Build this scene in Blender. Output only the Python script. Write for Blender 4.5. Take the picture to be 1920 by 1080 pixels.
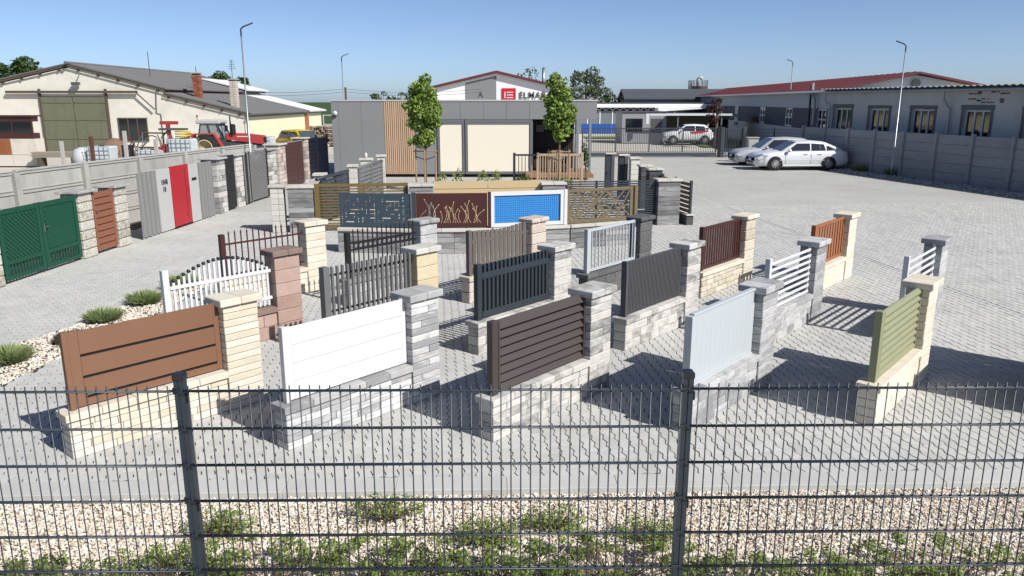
import bpy, math, random
import numpy as np
from mathutils import Vector, Matrix
random.seed(11); rng = np.random.default_rng(11)
S = bpy.context.scene
for o in list(bpy.data.objects): bpy.data.objects.remove(o)
C = S.collection
R = math.radians

# ---------------------------------------------------------------- camera
cd = bpy.data.cameras.new('camera'); cam = bpy.data.objects.new('camera', cd); C.objects.link(cam)
cam.location = (0, 0, 3.4); cam.rotation_euler = (R(90-13.57), 0, 0)
cd.sensor_width = 36; cd.lens = 27.19; cd.clip_start = .05; cd.clip_end = 4000
S.camera = cam
# ---------------------------------------------------------------- sky, sun, exposure
SUN_EL, SUN_AZ = 40.0, 129.0          # degrees; azimuth clockwise from +Y
w = bpy.data.worlds.new('World'); S.world = w; w.use_nodes = True
wn, wl = w.node_tree.nodes, w.node_tree.links
bg = wn['Background']; sky = wn.new('ShaderNodeTexSky'); sky.sky_type = 'NISHITA'
sky.sun_disc = False; sky.sun_elevation = R(SUN_EL); sky.sun_rotation = R(SUN_AZ)
sky.altitude = 0; sky.air_density = .5; sky.dust_density = .75; sky.ozone_density = 1
tint = wn.new('ShaderNodeMixRGB'); tint.blend_type = 'MULTIPLY'; tint.inputs[0].default_value = 1; tint.inputs[2].default_value = (.97, 1.02, 1.10, 1)
wl.new(sky.outputs[0], tint.inputs[1]); wl.new(tint.outputs[0], bg.inputs[0]); bg.inputs[1].default_value = .082
sd = bpy.data.lights.new('sun', 'SUN'); so = bpy.data.objects.new('sun', sd); C.objects.link(so)
sd.energy = 4.5; sd.angle = R(.53); sd.color = (1, .97, .92)
_a = R(SUN_AZ); _e = R(SUN_EL)
so.rotation_euler = Vector((-math.sin(_a)*math.cos(_e), -math.cos(_a)*math.cos(_e), -math.sin(_e))).to_track_quat('-Z', 'Y').to_euler()
so.location = (20, -20, 30)
S.view_settings.view_transform = 'Standard'; S.view_settings.look = 'None'
S.view_settings.exposure = .6; S.view_settings.gamma = 1; S.view_settings.use_curve_mapping = False
S.render.resolution_x, S.render.resolution_y = 1024, 576

# ---------------------------------------------------------------- materials
def lin(c):
    return tuple(.72*((v/255)/12.92 if v/255 <= .04045 else ((v/255+.055)/1.055)**2.4) for v in c)   # .72: albedo of the sunlit colours
def _base(name):
    m = bpy.data.materials.new(name); m.use_nodes = True
    return m, m.node_tree.nodes, m.node_tree.links, m.node_tree.nodes['Principled BSDF']
def _math(N, L, op, a, b):
    n = N.new('ShaderNodeMath'); n.operation = op
    for i, v in enumerate((a, b)):
        if isinstance(v, (int, float)): n.inputs[i].default_value = v
        else: L.new(v, n.inputs[i])
    return n.outputs[0]
def _coord(N, L, scale, offset=True):
    tc = N.new('ShaderNodeTexCoord'); oi = N.new('ShaderNodeObjectInfo')
    mp = N.new('ShaderNodeMapping'); L.new(tc.outputs['Object'], mp.inputs[0]); mp.inputs['Scale'].default_value = scale
    v = mp.outputs[0]
    if offset:
        ad = N.new('ShaderNodeVectorMath'); ad.operation = 'ADD'
        mu = N.new('ShaderNodeVectorMath'); mu.operation = 'SCALE'; mu.inputs[0].default_value = (37, 91, 53)
        L.new(oi.outputs['Random'], mu.inputs['Scale']); L.new(v, ad.inputs[0]); L.new(mu.outputs[0], ad.inputs[1]); v = ad.outputs[0]
    return v, oi.outputs['Random']
def _noise(N, L, v, scale, detail=4, rough=.55, dist=0):
    n = N.new('ShaderNodeTexNoise'); n.inputs['Scale'].default_value = scale; n.inputs['Detail'].default_value = detail
    n.inputs['Roughness'].default_value = rough; n.inputs['Distortion'].default_value = dist; L.new(v, n.inputs['Vector']); return n.outputs['Fac']
def _bump(N, L, B, h, strength, dist):
    b = N.new('ShaderNodeBump'); b.inputs['Strength'].default_value = strength; b.inputs['Distance'].default_value = dist
    L.new(h, b.inputs['Height']); L.new(b.outputs[0], B.inputs['Normal'])
def paint(name, col, rough=.45, metal=0, noise=.05, ns=4, var=0, bump=0, bs=60, stretch=(1, 1, 1), spec=.4, hue=0, dirt=0):
    m, N, L, B = _base(name)
    v, r = _coord(N, L, stretch)
    n = _noise(N, L, v, ns, 5)
    val = _math(N, L, 'MULTIPLY_ADD', n, 2*noise); N[-1].inputs[2].default_value = 1-noise
    if var:
        val = _math(N, L, 'ADD', val, _math(N, L, 'MULTIPLY', _math(N, L, 'SUBTRACT', r, .5), 2*var))
    if dirt:
        d = _noise(N, L, v, ns*.35, 6, .7); rp = N.new('ShaderNodeMapRange'); L.new(d, rp.inputs[0])
        rp.inputs[1].default_value = .5; rp.inputs[2].default_value = .8; rp.inputs[3].default_value = 1; rp.inputs[4].default_value = 1-dirt
        val = _math(N, L, 'MULTIPLY', val, rp.outputs[0])
    h = N.new('ShaderNodeHueSaturation'); h.inputs['Color'].default_value = (*lin(col), 1); L.new(val, h.inputs['Value'])
    L.new(h.outputs[0], B.inputs['Base Color'])
    B.inputs['Roughness'].default_value = rough; B.inputs['Metallic'].default_value = metal; B.inputs['Specular IOR Level'].default_value = spec
    if bump: _bump(N, L, B, _noise(N, L, v, bs, 3), bump, .01)
    return m
def stone(name, cols, rv=.6, nv=.5, ns=3, stretch=(1, 1, 3), bump=.35, bs=22, rough=.85, fine=.12, bd=.012):
    """mottled concrete stone: a colour ramp over (noise + one random value per block)"""
    m, N, L, B = _base(name)
    v, r = _coord(N, L, stretch)
    n = _noise(N, L, v, ns, 6, .6, .6)
    f = _math(N, L, 'ADD', _math(N, L, 'MULTIPLY', n, nv*2), _math(N, L, 'MULTIPLY', r, rv))
    f = _math(N, L, 'SUBTRACT', f, nv+rv*.5-.5)
    cr = N.new('ShaderNodeValToRGB'); L.new(f, cr.inputs[0])
    e = cr.color_ramp.elements; k = len(cols)
    e[0].position = .12; e[0].color = (*lin(cols[0]), 1); e[1].position = .88; e[1].color = (*lin(cols[-1]), 1)
    for i in range(1, k-1):
        q = e.new(.12+.76*i/(k-1)); q.color = (*lin(cols[i]), 1)
    g = _noise(N, L, v, 45, 3, .7)
    hs = N.new('ShaderNodeHueSaturation'); L.new(cr.outputs[0], hs.inputs['Color'])
    va = _math(N, L, 'MULTIPLY_ADD', g, 2*fine); N[-1].inputs[2].default_value = 1-fine; L.new(va, hs.inputs['Value'])
    L.new(hs.outputs[0], B.inputs['Base Color']); B.inputs['Roughness'].default_value = rough; B.inputs['Specular IOR Level'].default_value = .2
    if bump: _bump(N, L, B, _noise(N, L, v, bs, 5, .65), bump, bd)
    return m
def island(name, cols, rough=.8, bump=.2, trans=0, fine=.1, ns=3, spec=.2, stain=0):
    """colour varies per loose piece of one joined mesh"""
    m, N, L, B = _base(name)
    ge = N.new('ShaderNodeNewGeometry'); oi = N.new('ShaderNodeObjectInfo')
    f = _math(N, L, 'FRACT', _math(N, L, 'ADD', ge.outputs['Random Per Island'], _math(N, L, 'MULTIPLY', oi.outputs['Random'], 7.3)), 0)
    cr = N.new('ShaderNodeValToRGB'); L.new(f, cr.inputs[0]); e = cr.color_ramp.elements; k = len(cols)
    e[0].position = 0; e[0].color = (*lin(cols[0]), 1); e[1].position = 1; e[1].color = (*lin(cols[-1]), 1)
    for i in range(1, k-1):
        q = e.new(i/(k-1)); q.color = (*lin(cols[i]), 1)
    ti = N.new('ShaderNodeTexCoord'); ob = ti.outputs['Object']
    n = _noise(N, L, ob, ns, 6, .65)
    hs = N.new('ShaderNodeHueSaturation'); L.new(cr.outputs[0], hs.inputs['Color'])
    va = _math(N, L, 'MULTIPLY_ADD', n, 2*fine); N[-1].inputs[2].default_value = 1-fine
    if stain:
        rp = N.new('ShaderNodeMapRange'); L.new(_noise(N, L, ob, .55, 8, .72, 1.2), rp.inputs[0]); rp.inputs[1].default_value = .52; rp.inputs[2].default_value = .72; rp.inputs[3].default_value = 1; rp.inputs[4].default_value = 1-stain
        va = _math(N, L, 'MULTIPLY', va, rp.outputs[0])
    L.new(va, hs.inputs['Value'])
    L.new(hs.outputs[0], B.inputs['Base Color']); B.inputs['Roughness'].default_value = rough; B.inputs['Specular IOR Level'].default_value = spec
    if bump: _bump(N, L, B, _noise(N, L, ob, 90, 3), bump, .006)
    if trans:
        t = N.new('ShaderNodeBsdfTranslucent'); L.new(hs.outputs[0], t.inputs[0])
        mx = N.new('ShaderNodeMixShader'); mx.inputs[0].default_value = trans
        L.new(B.outputs[0], mx.inputs[1]); L.new(t.outputs[0], mx.inputs[2]); L.new(mx.outputs[0], N['Material Output'].inputs[0])
    return m
def glassy(name, col, rough=.06):
    m, N, L, B = _base(name); B.inputs['Base Color'].default_value = (*lin(col), 1)
    B.inputs['Roughness'].default_value = rough; B.inputs['Specular IOR Level'].default_value = .9; return m

# ---------------------------------------------------------------- mesh helpers
class MB:
    def __init__(s): s.v = []; s.f = []
    def add(s, v, f):
        k = len(s.v); s.v += [tuple(p) for p in v]; s.f += [tuple(i+k for i in q) for q in f]; return s
    def box(s, x0, x1, y0, y1, z0, z1):
        return s.add([(x0, y0, z0), (x1, y0, z0), (x1, y1, z0), (x0, y1, z0), (x0, y0, z1), (x1, y0, z1), (x1, y1, z1), (x0, y1, z1)],
                     [(3, 2, 1, 0), (4, 5, 6, 7), (0, 1, 5, 4), (1, 2, 6, 5), (2, 3, 7, 6), (3, 0, 4, 7)])
    def beam(s, a, b, w, h=None, up=(0, 0, 1)):
        a, b = Vector(a), Vector(b); d = (b-a).normalized(); u = Vector(up)
        if abs(d.dot(u)) > .98: u = Vector((0, 1, 0))
        x = d.cross(u).normalized(); y = x.cross(d); h = h or w; x *= w/2; y *= h/2
        return s.add([a-x-y, a+x-y, a+x+y, a-x+y, b-x-y, b+x-y, b+x+y, b-x+y],
                     [(0, 1, 2, 3), (7, 6, 5, 4), (0, 4, 5, 1), (1, 5, 6, 2), (2, 6, 7, 3), (3, 7, 4, 0)])
    def tube(s, pts, r, n=8, cap=True):
        pts = [Vector(p) for p in pts]; rs = r if isinstance(r, (list, tuple)) else [r]*len(pts); k = len(s.v); m = len(pts)
        for i, p in enumerate(pts):
            d = (pts[min(i+1, m-1)]-pts[max(i-1, 0)]).normalized(); u = Vector((0, 0, 1)) if abs(d.z) < .9 else Vector((0, 1, 0))
            x = d.cross(u).normalized(); y = x.cross(d)
            s.v += [tuple(p+(x*math.cos(2*math.pi*j/n)+y*math.sin(2*math.pi*j/n))*rs[i]) for j in range(n)]
        for i in range(m-1):
            for j in range(n):
                a = k+i*n+j; b = k+i*n+(j+1) % n; s.f.append((a, b, b+n, a+n))
        if cap: s.f += [tuple(k+j for j in range(n))[::-1], tuple(k+(m-1)*n+j for j in range(n))]
        return s
    def lathe(s, prof, n=16, c=(0, 0, 0), axis='z'):
        k = len(s.v); m = len(prof)
        for r, h in prof:
            for j in range(n):
                a = 2*math.pi*j/n; p = (r*math.cos(a), r*math.sin(a), h)
                if axis == 'y': p = (p[0], p[2], p[1])
                if axis == 'x': p = (p[2], p[0], p[1])
                s.v.append((p[0]+c[0], p[1]+c[1], p[2]+c[2]))
        for i in range(m-1):
            for j in range(n):
                a = k+i*n+j; b = k+i*n+(j+1) % n; s.f.append((a, b, b+n, a+n))
        s.f += [tuple(k+j for j in range(n))[::-1], tuple(k+(m-1)*n+j for j in range(n))]
        return s
    def prism(s, poly, a, b, axis='y'):
        k = len(s.v); n = len(poly)
        for t in (a, b):
            for p, q in poly: s.v.append({'y': (p, t, q), 'z': (p, q, t), 'x': (t, p, q)}[axis])
        s.f += [tuple(k+i for i in range(n)), tuple(k+n+i for i in range(n))[::-1]]
        for i in range(n): s.f.append((k+i, k+n+i, k+n+(i+1) % n, k+(i+1) % n))
        return s
    def mesh(s, name, mat, smooth=False, fix=True):
        me = bpy.data.meshes.new(name); me.from_pydata(s.v, [], s.f); me.materials.append(mat)
        if fix:
            import bmesh
            bm = bmesh.new(); bm.from_mesh(me); bmesh.ops.recalc_face_normals(bm, faces=bm.faces); bm.to_mesh(me); bm.free()
        if smooth: me.polygons.foreach_set('use_smooth', [True]*len(me.polygons))
        me.update(); return me
def npmesh(name, V, F, mat, smooth=False):
    """V (n,3) array; F list of (m,k) index arrays"""
    me = bpy.data.meshes.new(name); V = np.asarray(V, np.float32)
    me.vertices.add(len(V)); me.vertices.foreach_set('co', V.ravel())
    F = [np.asarray(f, np.int32) for f in F if len(f)]
    me.loops.add(sum(f.size for f in F)); me.loops.foreach_set('vertex_index', np.concatenate([f.ravel() for f in F]))
    tot = np.concatenate([np.full(len(f), f.shape[1], np.int32) for f in F]); st = np.concatenate([[0], np.cumsum(tot)[:-1]]).astype(np.int32)
    me.polygons.add(len(tot)); me.polygons.foreach_set('loop_start', st)
    try: me.polygons.foreach_set('loop_total', tot)
    except Exception: pass
    me.materials.append(mat); me.update(calc_edges=True); me.validate()
    me.polygons.foreach_set('use_smooth', np.full(len(tot), bool(smooth)))
    return me
_bx = {}
def bx(dx, dy, dz, mat, ch=.004):
    """chamfered box centred on the origin, shared between alike pieces"""
    ch = min(ch, .22*min(dx, dy, dz)); key = (round(dx, 3), round(dy, 3), round(dz, 3), round(ch, 4), mat.name)
    if key in _bx: return _bx[key]
    v = []; X, Y, Z = dx/2, dy/2, dz/2; ix = {}
    for sx in (-1, 1):
        for sy in (-1, 1):
            for sz in (-1, 1):
                for a, p in (('x', (X, Y-ch, Z-ch)), ('y', (X-ch, Y, Z-ch)), ('z', (X-ch, Y-ch, Z))):
                    ix[(sx, sy, sz, a)] = len(v); v.append((sx*p[0], sy*p[1], sz*p[2]))
    f = []; s2 = ((-1, -1), (1, -1), (1, 1), (-1, 1))
    for s in (-1, 1):
        f.append([ix[(s, a, b, 'x')] for a, b in s2]); f.append([ix[(a, s, b, 'y')] for a, b in s2]); f.append([ix[(a, b, s, 'z')] for a, b in s2])
    for a in (-1, 1):
        for b in (-1, 1):
            f.append([ix[(a, b, -1, 'x')], ix[(a, b, 1, 'x')], ix[(a, b, 1, 'y')], ix[(a, b, -1, 'y')]])
            f.append([ix[(a, -1, b, 'x')], ix[(a, 1, b, 'x')], ix[(a, 1, b, 'z')], ix[(a, -1, b, 'z')]])
            f.append([ix[(-1, a, b, 'y')], ix[(1, a, b, 'y')], ix[(1, a, b, 'z')], ix[(-1, a, b, 'z')]])
            for c in (-1, 1): f.append([ix[(a, b, c, 'x')], ix[(a, b, c, 'y')], ix[(a, b, c, 'z')]])
    m = MB(); m.v = v; m.f = [tuple(q) for q in f]; me = m.mesh('piece', mat); _bx[key] = me; return me
def thing(name, label, cat, loc=(0, 0, 0), rot=0, group=None):
    o = bpy.data.objects.new(name, None); C.objects.link(o); o.empty_display_size = .2
    o.location = loc; o.rotation_euler = (0, 0, rot); o['label'] = label; o['category'] = cat; o['kind'] = 'thing'
    if group: o['group'] = group
    return o
def P(par, name, me, loc=(0, 0, 0), rot=(0, 0, 0), kind=None, label=None):
    o = bpy.data.objects.new(name, me); C.objects.link(o); o.parent = par; o.location = loc; o.rotation_euler = rot
    if kind: o['kind'] = kind
    if label: o['label'] = label
    return o
def B(par, name, mat, x0, x1, y0, y1, z0, z1, ch=.004, rot=(0, 0, 0), label=None):
    return P(par, name, bx(x1-x0, y1-y0, z1-z0, mat, ch), ((x0+x1)/2, (y0+y1)/2, (z0+z1)/2), rot, label=label)
def solo(name, me, label, cat, loc=(0, 0, 0), rot=(0, 0, 0), group=None, kind=None):
    o = P(None, name, me, loc, rot)
    o['label'] = label; o['category'] = cat; o['kind'] = kind or 'thing'
    if group: o['group'] = group
    return o
def struct(name, me, loc=(0, 0, 0), rot=(0, 0, 0), kind='structure'):
    o = P(None, name, me, loc, rot); o['kind'] = kind; return o
def text_mesh(txt, size, mat, depth=.01, align='LEFT', sx=1, bold=0):
    c = bpy.data.curves.new('lettering', 'FONT'); c.body = txt; c.size = size; c.extrude = depth; c.align_x = align; c.offset = bold; c.space_character = 1.12
    o = bpy.data.objects.new('lettering', c); C.objects.link(o); dg = bpy.context.evaluated_depsgraph_get()
    me = bpy.data.meshes.new_from_object(o.evaluated_get(dg)); bpy.data.objects.remove(o)
    me.transform(Matrix.Rotation(R(90), 4, 'X') @ Matrix.Scale(sx, 4, (1, 0, 0))); me.materials.clear(); me.materials.append(mat); return me
def blocks(par, name, mat, x0, x1, y0, y1, z0, courses, lens, gap=.005, ch=.006, jit=.003):
    """courses of separate blocks from x0 to x1, shared meshes by length"""
    z = z0
    for i, h in enumerate(courses):
        x = x0; k = i; first = True
        while x < x1-.02:
            l = lens[k % len(lens)]
            if first and i % 2: l *= .55
            first = False; k += 1
            e = min(x+l, x1)
            if x1-e < .09: e = x1
            j = random.uniform(-jit, jit)
            P(par, name, bx(e-x-gap, y1-y0, h-gap, mat, ch), ((x+e)/2, (y0+y1)/2+j, z+h/2), (0, 0, 0))
            x = e
        z += h
# ---------------------------------------------------------------- palette
MORTAR = paint('mortar_grey', (120, 118, 112), .95, noise=.12, ns=20, bump=.3)
CREAM = stone('cream_stone', [(212, 199, 176), (222, 212, 193), (229, 222, 208), (217, 206, 186)], .7, .4, 4, (1, 1, 2), .25)
CREAMW = stone('cream_white_stone', [(216, 204, 182), (228, 219, 203), (222, 210, 188)], .6, .35, 4, (1, 1, 2), .25)
CREAMR = stone('cream_split_stone', [(190, 178, 156), (218, 209, 190), (228, 220, 204)], .5, .5, 7, (1, 1, 1), .9, 26, bd=.03)
CREAMY = stone('yellow_white_stone', [(222, 217, 206), (218, 205, 176), (212, 194, 156), (208, 204, 197)], .8, .4, 4, (1, 1, 2), .3)
GREYL = stone('grey_layered_stone', [(160, 160, 162), (198, 198, 198), (230, 229, 226), (212, 212, 210), (178, 178, 179)], .9, .45, 3.5, (1.2, 1.2, 6), .35)
WHITEM = stone('white_grey_mottled_stone', [(132, 131, 130), (186, 184, 180), (214, 211, 205), (204, 201, 195), (158, 156, 153)], .7, .55, 4, (1, 1, 2.2), .4, 18, bd=.014)
GREYM = stone('grey_mottled_stone', [(144, 144, 146), (176, 176, 177), (204, 203, 202), (162, 162, 164)], .8, .5, 4, (1, 1, 2.5), .5, 20, bd=.02)
GREYD = stone('dark_granite_stone', [(84, 84, 86), (112, 112, 113), (132, 132, 131)], .3, .5, 40, (1, 1, 1), 1, 40, fine=.3, bd=.03)
REDB = stone('rose_brown_stone', [(164, 139, 127), (182, 156, 144), (194, 169, 158)], .5, .4, 5, (1, 1, 1), .4, 40)
REDC = stone('brown_coping_stone', [(122, 104, 96), (138, 119, 110), (148, 129, 120)], .4, .4, 5, (1, 1, 1), .3, 40)
PINKG = stone('pink_granite_stone', [(178, 162, 148), (226, 215, 203), (198, 180, 164), (236, 228, 219)], .2, .6, 34, (1, 1, 1), 1, 34, fine=.3, bd=.02)
COPG = stone('grey_coping_stone', [(138, 138, 140), (168, 168, 168), (192, 191, 188)], .6, .45, 3, (2, 2, 2), .2)
COPL = stone('pale_coping_stone', [(186, 182, 172), (206, 202, 192), (216, 212, 204)], .5, .4, 3, (1, 1, 1), .2)
ROUGHW = stone('rough_white_stone', [(150, 144, 130), (204, 199, 186), (222, 218, 208)], .4, .6, 9, (1, 1, 1), 1, 14, fine=.18, bd=.05)
SLAB = stone('slate_grey_slab', [(120, 120, 118), (164, 163, 160), (196, 195, 190)], .4, .6, 6, (1, 1, 2), .8, 12, bd=.03)
P_BROWN = paint('copper_brown_paint', (132, 96, 74), .5, noise=.06, ns=1.5)
P_WHITE = paint('white_paint', (220, 222, 224), .4, noise=.02)
P_DBRN = paint('dark_brown_paint', (72, 63, 61), .5, noise=.05)
P_LGREY = paint('light_grey_paint', (190, 197, 201), .4, noise=.03)
P_GREEN = paint('sage_green_paint', (148, 150, 118), .5, noise=.04)
P_GREY = paint('mid_grey_paint', (112, 113, 114), .5, noise=.05)
P_ANTH = paint('anthracite_paint', (52, 60, 68), .5, noise=.05)
P_DGREY = paint('dark_grey_paint', (84, 84, 88), .55, noise=.05)
P_MAROON = paint('maroon_paint', (74, 42, 38), .45, noise=.05)
P_BLACK = paint('black_paint', (34, 34, 38), .45, noise=.05)
P_TAUPE = paint('taupe_paint', (108, 100, 94), .55, noise=.05, var=.06)
P_WOOD = paint('orange_wood_paint', (160, 100, 64), .5, noise=.18, ns=6, stretch=(8, 8, 1))
P_BLUED = paint('slate_blue_paint', (64, 78, 90), .5, noise=.04)
P_OLIVE = paint('olive_bronze_paint', (116, 102, 76), .5, noise=.04)
P_GOLD = paint('golden_olive_paint', (118, 98, 54), .5, noise=.04)
P_BEIGE = paint('beige_paint', (206, 182, 142), .5, noise=.03)
P_BLUE = paint('bright_blue_paint', (62, 146, 218), .45, noise=.04)
P_FENCE = paint('dark_slate_coating', (42, 52, 62), .4, noise=.06, spec=.5)
P_CAP = paint('black_plastic', (30, 34, 38), .35, spec=.5)
P_GGREEN = paint('gate_green_paint', (18, 76, 56), .45, noise=.04)
P_TERRA = paint('terracotta_brown_paint', (142, 92, 70), .5, noise=.04)
P_RED = paint('signal_red_paint', (178, 32, 46), .4, noise=.02)
P_SHEET = paint('grey_sheet_metal', (138, 138, 136), .5, .2, noise=.04)
P_PALE = paint('pale_grey_panel', (190, 190, 188), .5, noise=.03)
CONC = paint('weathered_concrete', (180, 178, 172), .9, noise=.14, ns=2.2, var=.06, bump=.3, bs=40, stretch=(3, 3, .8), dirt=.3)
CONCD = paint('old_concrete_panel', (168, 170, 172), .9, noise=.12, ns=2.2, var=.06, bump=.3, bs=40, stretch=(1, 1, 3), dirt=.25)
GALV = paint('galvanised_steel', (176, 180, 184), .38, .7, noise=.08, ns=9)
RUSTY = paint('rusty_steel', (96, 62, 48), .85, noise=.3, ns=9, bump=.4)
BLK = paint('near_black', (20, 20, 22), .6)
GLASS = glassy('dark_window_glass', (26, 32, 40))
RUBBER = paint('tyre_rubber', (34, 34, 35), .85, noise=.15, ns=20)
FASTEN = paint('bolt_steel', (150, 152, 156), .35, .8)
# ---------------------------------------------------------------- ground
YA = R(5.5); UX = Vector((math.cos(YA), math.sin(YA), 0)); VX = Vector((-math.sin(YA), math.cos(YA), 0))
def yard(u, v, z=0): return UX*u+VX*v+Vector((0, 0, z))
def sheet(pts, z): return [(x, y, z) for x, y in pts]
def flat(name, pts, z, mat, kind='structure'):
    m = MB(); m.v = sheet(pts, z); m.f = [tuple(range(len(pts)))]; return struct(name, m.mesh(name, mat), kind=kind)
def ground_mat(name, c1, c2, s1, s2, bump=.3, speck=.1):
    m, N, L, Bs = _base(name); v, r = _coord(N, L, (1, 1, 1), False)
    n = _noise(N, L, v, s1, 7, .6); n2 = _noise(N, L, v, s2, 4, .7)
    mx = N.new('ShaderNodeMixRGB'); L.new(n, mx.inputs[0]); mx.inputs[1].default_value = (*lin(c1), 1); mx.inputs[2].default_value = (*lin(c2), 1)
    hs = N.new('ShaderNodeHueSaturation'); L.new(mx.outputs[0], hs.inputs['Color'])
    L.new(_math(N, L, 'MULTIPLY_ADD', n2, 2*speck), hs.inputs['Value']); N[-1].inputs[2].default_value = 1-speck
    L.new(hs.outputs[0], Bs.inputs['Base Color']); Bs.inputs['Roughness'].default_value = .95; Bs.inputs['Specular IOR Level'].default_value = .1
    _bump(N, L, Bs, n2, bump, .03); return m
FIELD = ground_mat('crop_field', (62, 84, 50), (74, 94, 58), .02, .6)
flat('ground', [(-1500, -60), (1500, -60), (1500, 3000), (-1500, 3000)], -.10, FIELD)
DIRT = ground_mat('yard_concrete', (214, 209, 197), (192, 185, 170), .25, 6)
flat('concrete_yard', [(-60, -20), (60, -20), (60, 118), (-60, 118)], -.06, DIRT)
def paving_mat():
    """far paving: the same block module as the near paving, as fine joints"""
    m, N, L, Bs = _base('far_block_paving'); tc = N.new('ShaderNodeTexCoord'); br = N.new('ShaderNodeTexBrick')
    mp = N.new('ShaderNodeMapping'); mp.inputs['Rotation'].default_value = (0, 0, -YA+R(90)); L.new(tc.outputs['Object'], mp.inputs[0]); L.new(mp.outputs[0], br.inputs['Vector'])
    br.inputs['Scale'].default_value = 1; br.inputs['Brick Width'].default_value = .165; br.inputs['Row Height'].default_value = .123; br.inputs['Mortar Size'].default_value = .008
    br.inputs['Color1'].default_value = (*lin((198, 197, 190)), 1); br.inputs['Color2'].default_value = (*lin((191, 190, 184)), 1); br.inputs['Mortar'].default_value = (*lin((140, 138, 133)), 1)
    n = _math(N, L, 'ADD', _math(N, L, 'MULTIPLY', _noise(N, L, tc.outputs['Object'], .5, 8, .65), .5), _math(N, L, 'MULTIPLY', _noise(N, L, tc.outputs['Object'], .12, 5, .6, 1.5), .5)); hs = N.new('ShaderNodeHueSaturation'); L.new(br.outputs[0], hs.inputs['Color'])
    L.new(_math(N, L, 'MULTIPLY_ADD', n, .6), hs.inputs['Value']); N[-1].inputs[2].default_value = .69
    L.new(hs.outputs[0], Bs.inputs['Base Color']); Bs.inputs['Roughness'].default_value = .95; Bs.inputs['Specular IOR Level'].default_value = .1
    return m
PAVF = paving_mat()
VLIM = 25.0
def ypts(l): return [tuple(yard(u, v)[:2]) for u, v in l]
flat('far_paving', ypts([(-11, VLIM-.2), (24, VLIM-.2), (24, 52.5), (-11, 52.5)]), -.003, PAVF)
SAND = paint('joint_sand', (70, 68, 65), .95, noise=.15, ns=20)
flat('paving_bed', [(-12, 6.2), (24, 6.9), (24, 24), (-12, 24)], -.011, SAND)
PAVE = island('paving_block_concrete', [(192, 191, 186), (203, 202, 197), (197, 196, 192), (207, 206, 201)], .95, .5, fine=.18, ns=.8, spec=.1, stain=.16)
BED = [(-6.75, 6.5), (-6.28, 9), (-6.1, 10.5), (-5.84, 12.4), (-5.72, 14.9), (-6.25, 15), (-6.45, 13.75), (-6.88, 11.4), (-7.22, 10.4), (-7.75, 8), (-8, 6.5)]
def inside(p, poly):
    x, y = p; r = False; j = len(poly)-1
    for i in range(len(poly)):
        xi, yi = poly[i]; xj, yj = poly[j]
        if (yi > y) != (yj > y) and x < (xj-xi)*(y-yi)/(yj-yi)+xi: r = not r
        j = i
    return r
PA, PL = .123, .165
def paver_outline(a, l, inset):
    amp = .011; pts = []
    n = 7
    def wv(t): return amp*max(-1, min(1, 1.6*math.sin(2*math.pi*t)))
    lo, hi = -a/2+inset, a/2-inset; b0, b1 = -l/2+inset*.35, l/2-inset*.35
    for i in range(n): t = i/(n-1); pts.append((hi+wv(t), b0+(b1-b0)*t))
    for t in (.75, .25): pts.append((lo+(hi-lo)*t+wv(1), b1+.006*(1 if t > .5 else -1)))
    for i in range(n): t = 1-i/(n-1); pts.append((lo+wv(t), b0+(b1-b0)*t))
    for t in (.25, .75): pts.append((lo+(hi-lo)*t+wv(0), b0+.006*(1 if t > .5 else -1)))
    return np.array(pts)
_to = paver_outline(PA, PL, .0066); _bo = paver_outline(PA, PL, .0046); KP = len(_to)
TV = np.concatenate([np.c_[_to, np.zeros(KP)], np.c_[_bo, np.full(KP, -.012)]])
TQ = np.array([[i+KP, (i+1) % KP+KP, (i+1) % KP, i] for i in range(KP)])
KERB_U = 9.471
cells = []
for i in range(-95, 190):
    u = i*PA
    if abs(u-KERB_U) < .06: continue
    for j in range(36, 156):
        v = j*PL
        if v > VLIM-.05: continue
        p = yard(u, v)
        if p.y < 6.56+.0296*p.x or p.x < -9.75+.058*(p.y-14.3)-.9 or p.x > 19: continue
        if abs(p.x)/max(p.y, 1) > .76: continue
        if inside((p.x, p.y), BED): continue
        cells.append((p.x, p.y))
cells = np.array(cells)
order = np.argsort(np.hypot(cells[:, 0]*.8, cells[:, 1])-np.where(cells[:, 1] < 6.9, -.0, 0))
near, rest = cells[order[:300]], cells[order[300:]]
cs, sn = math.cos(YA), math.sin(YA)
rot = np.array([[cs, sn, 0], [-sn, cs, 0], [0, 0, 1]])
nr = len(rest); V = np.repeat((TV @ rot)[None], nr, 0)
V[:, :, 0] += rest[:, 0, None]; V[:, :, 1] += rest[:, 1, None]; V[:, :KP, 2] += (rng.normal(0, .0012, nr))[:, None]
off = (np.arange(nr)*2*KP)[:, None, None]
paving = struct('block_paving', npmesh('block_paving', V.reshape(-1, 3), [(np.arange(KP)[None]+off[:, 0]), (TQ[None]+off).reshape(-1, 4)], PAVE), kind='structure')
pm = npmesh('paver', TV, [np.arange(KP)[None], TQ], PAVE)
for x, y in near: P(paving, 'paver', pm, (x, y, random.gauss(0, .001)), (random.gauss(0, .003), random.gauss(0, .003), YA))
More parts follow.
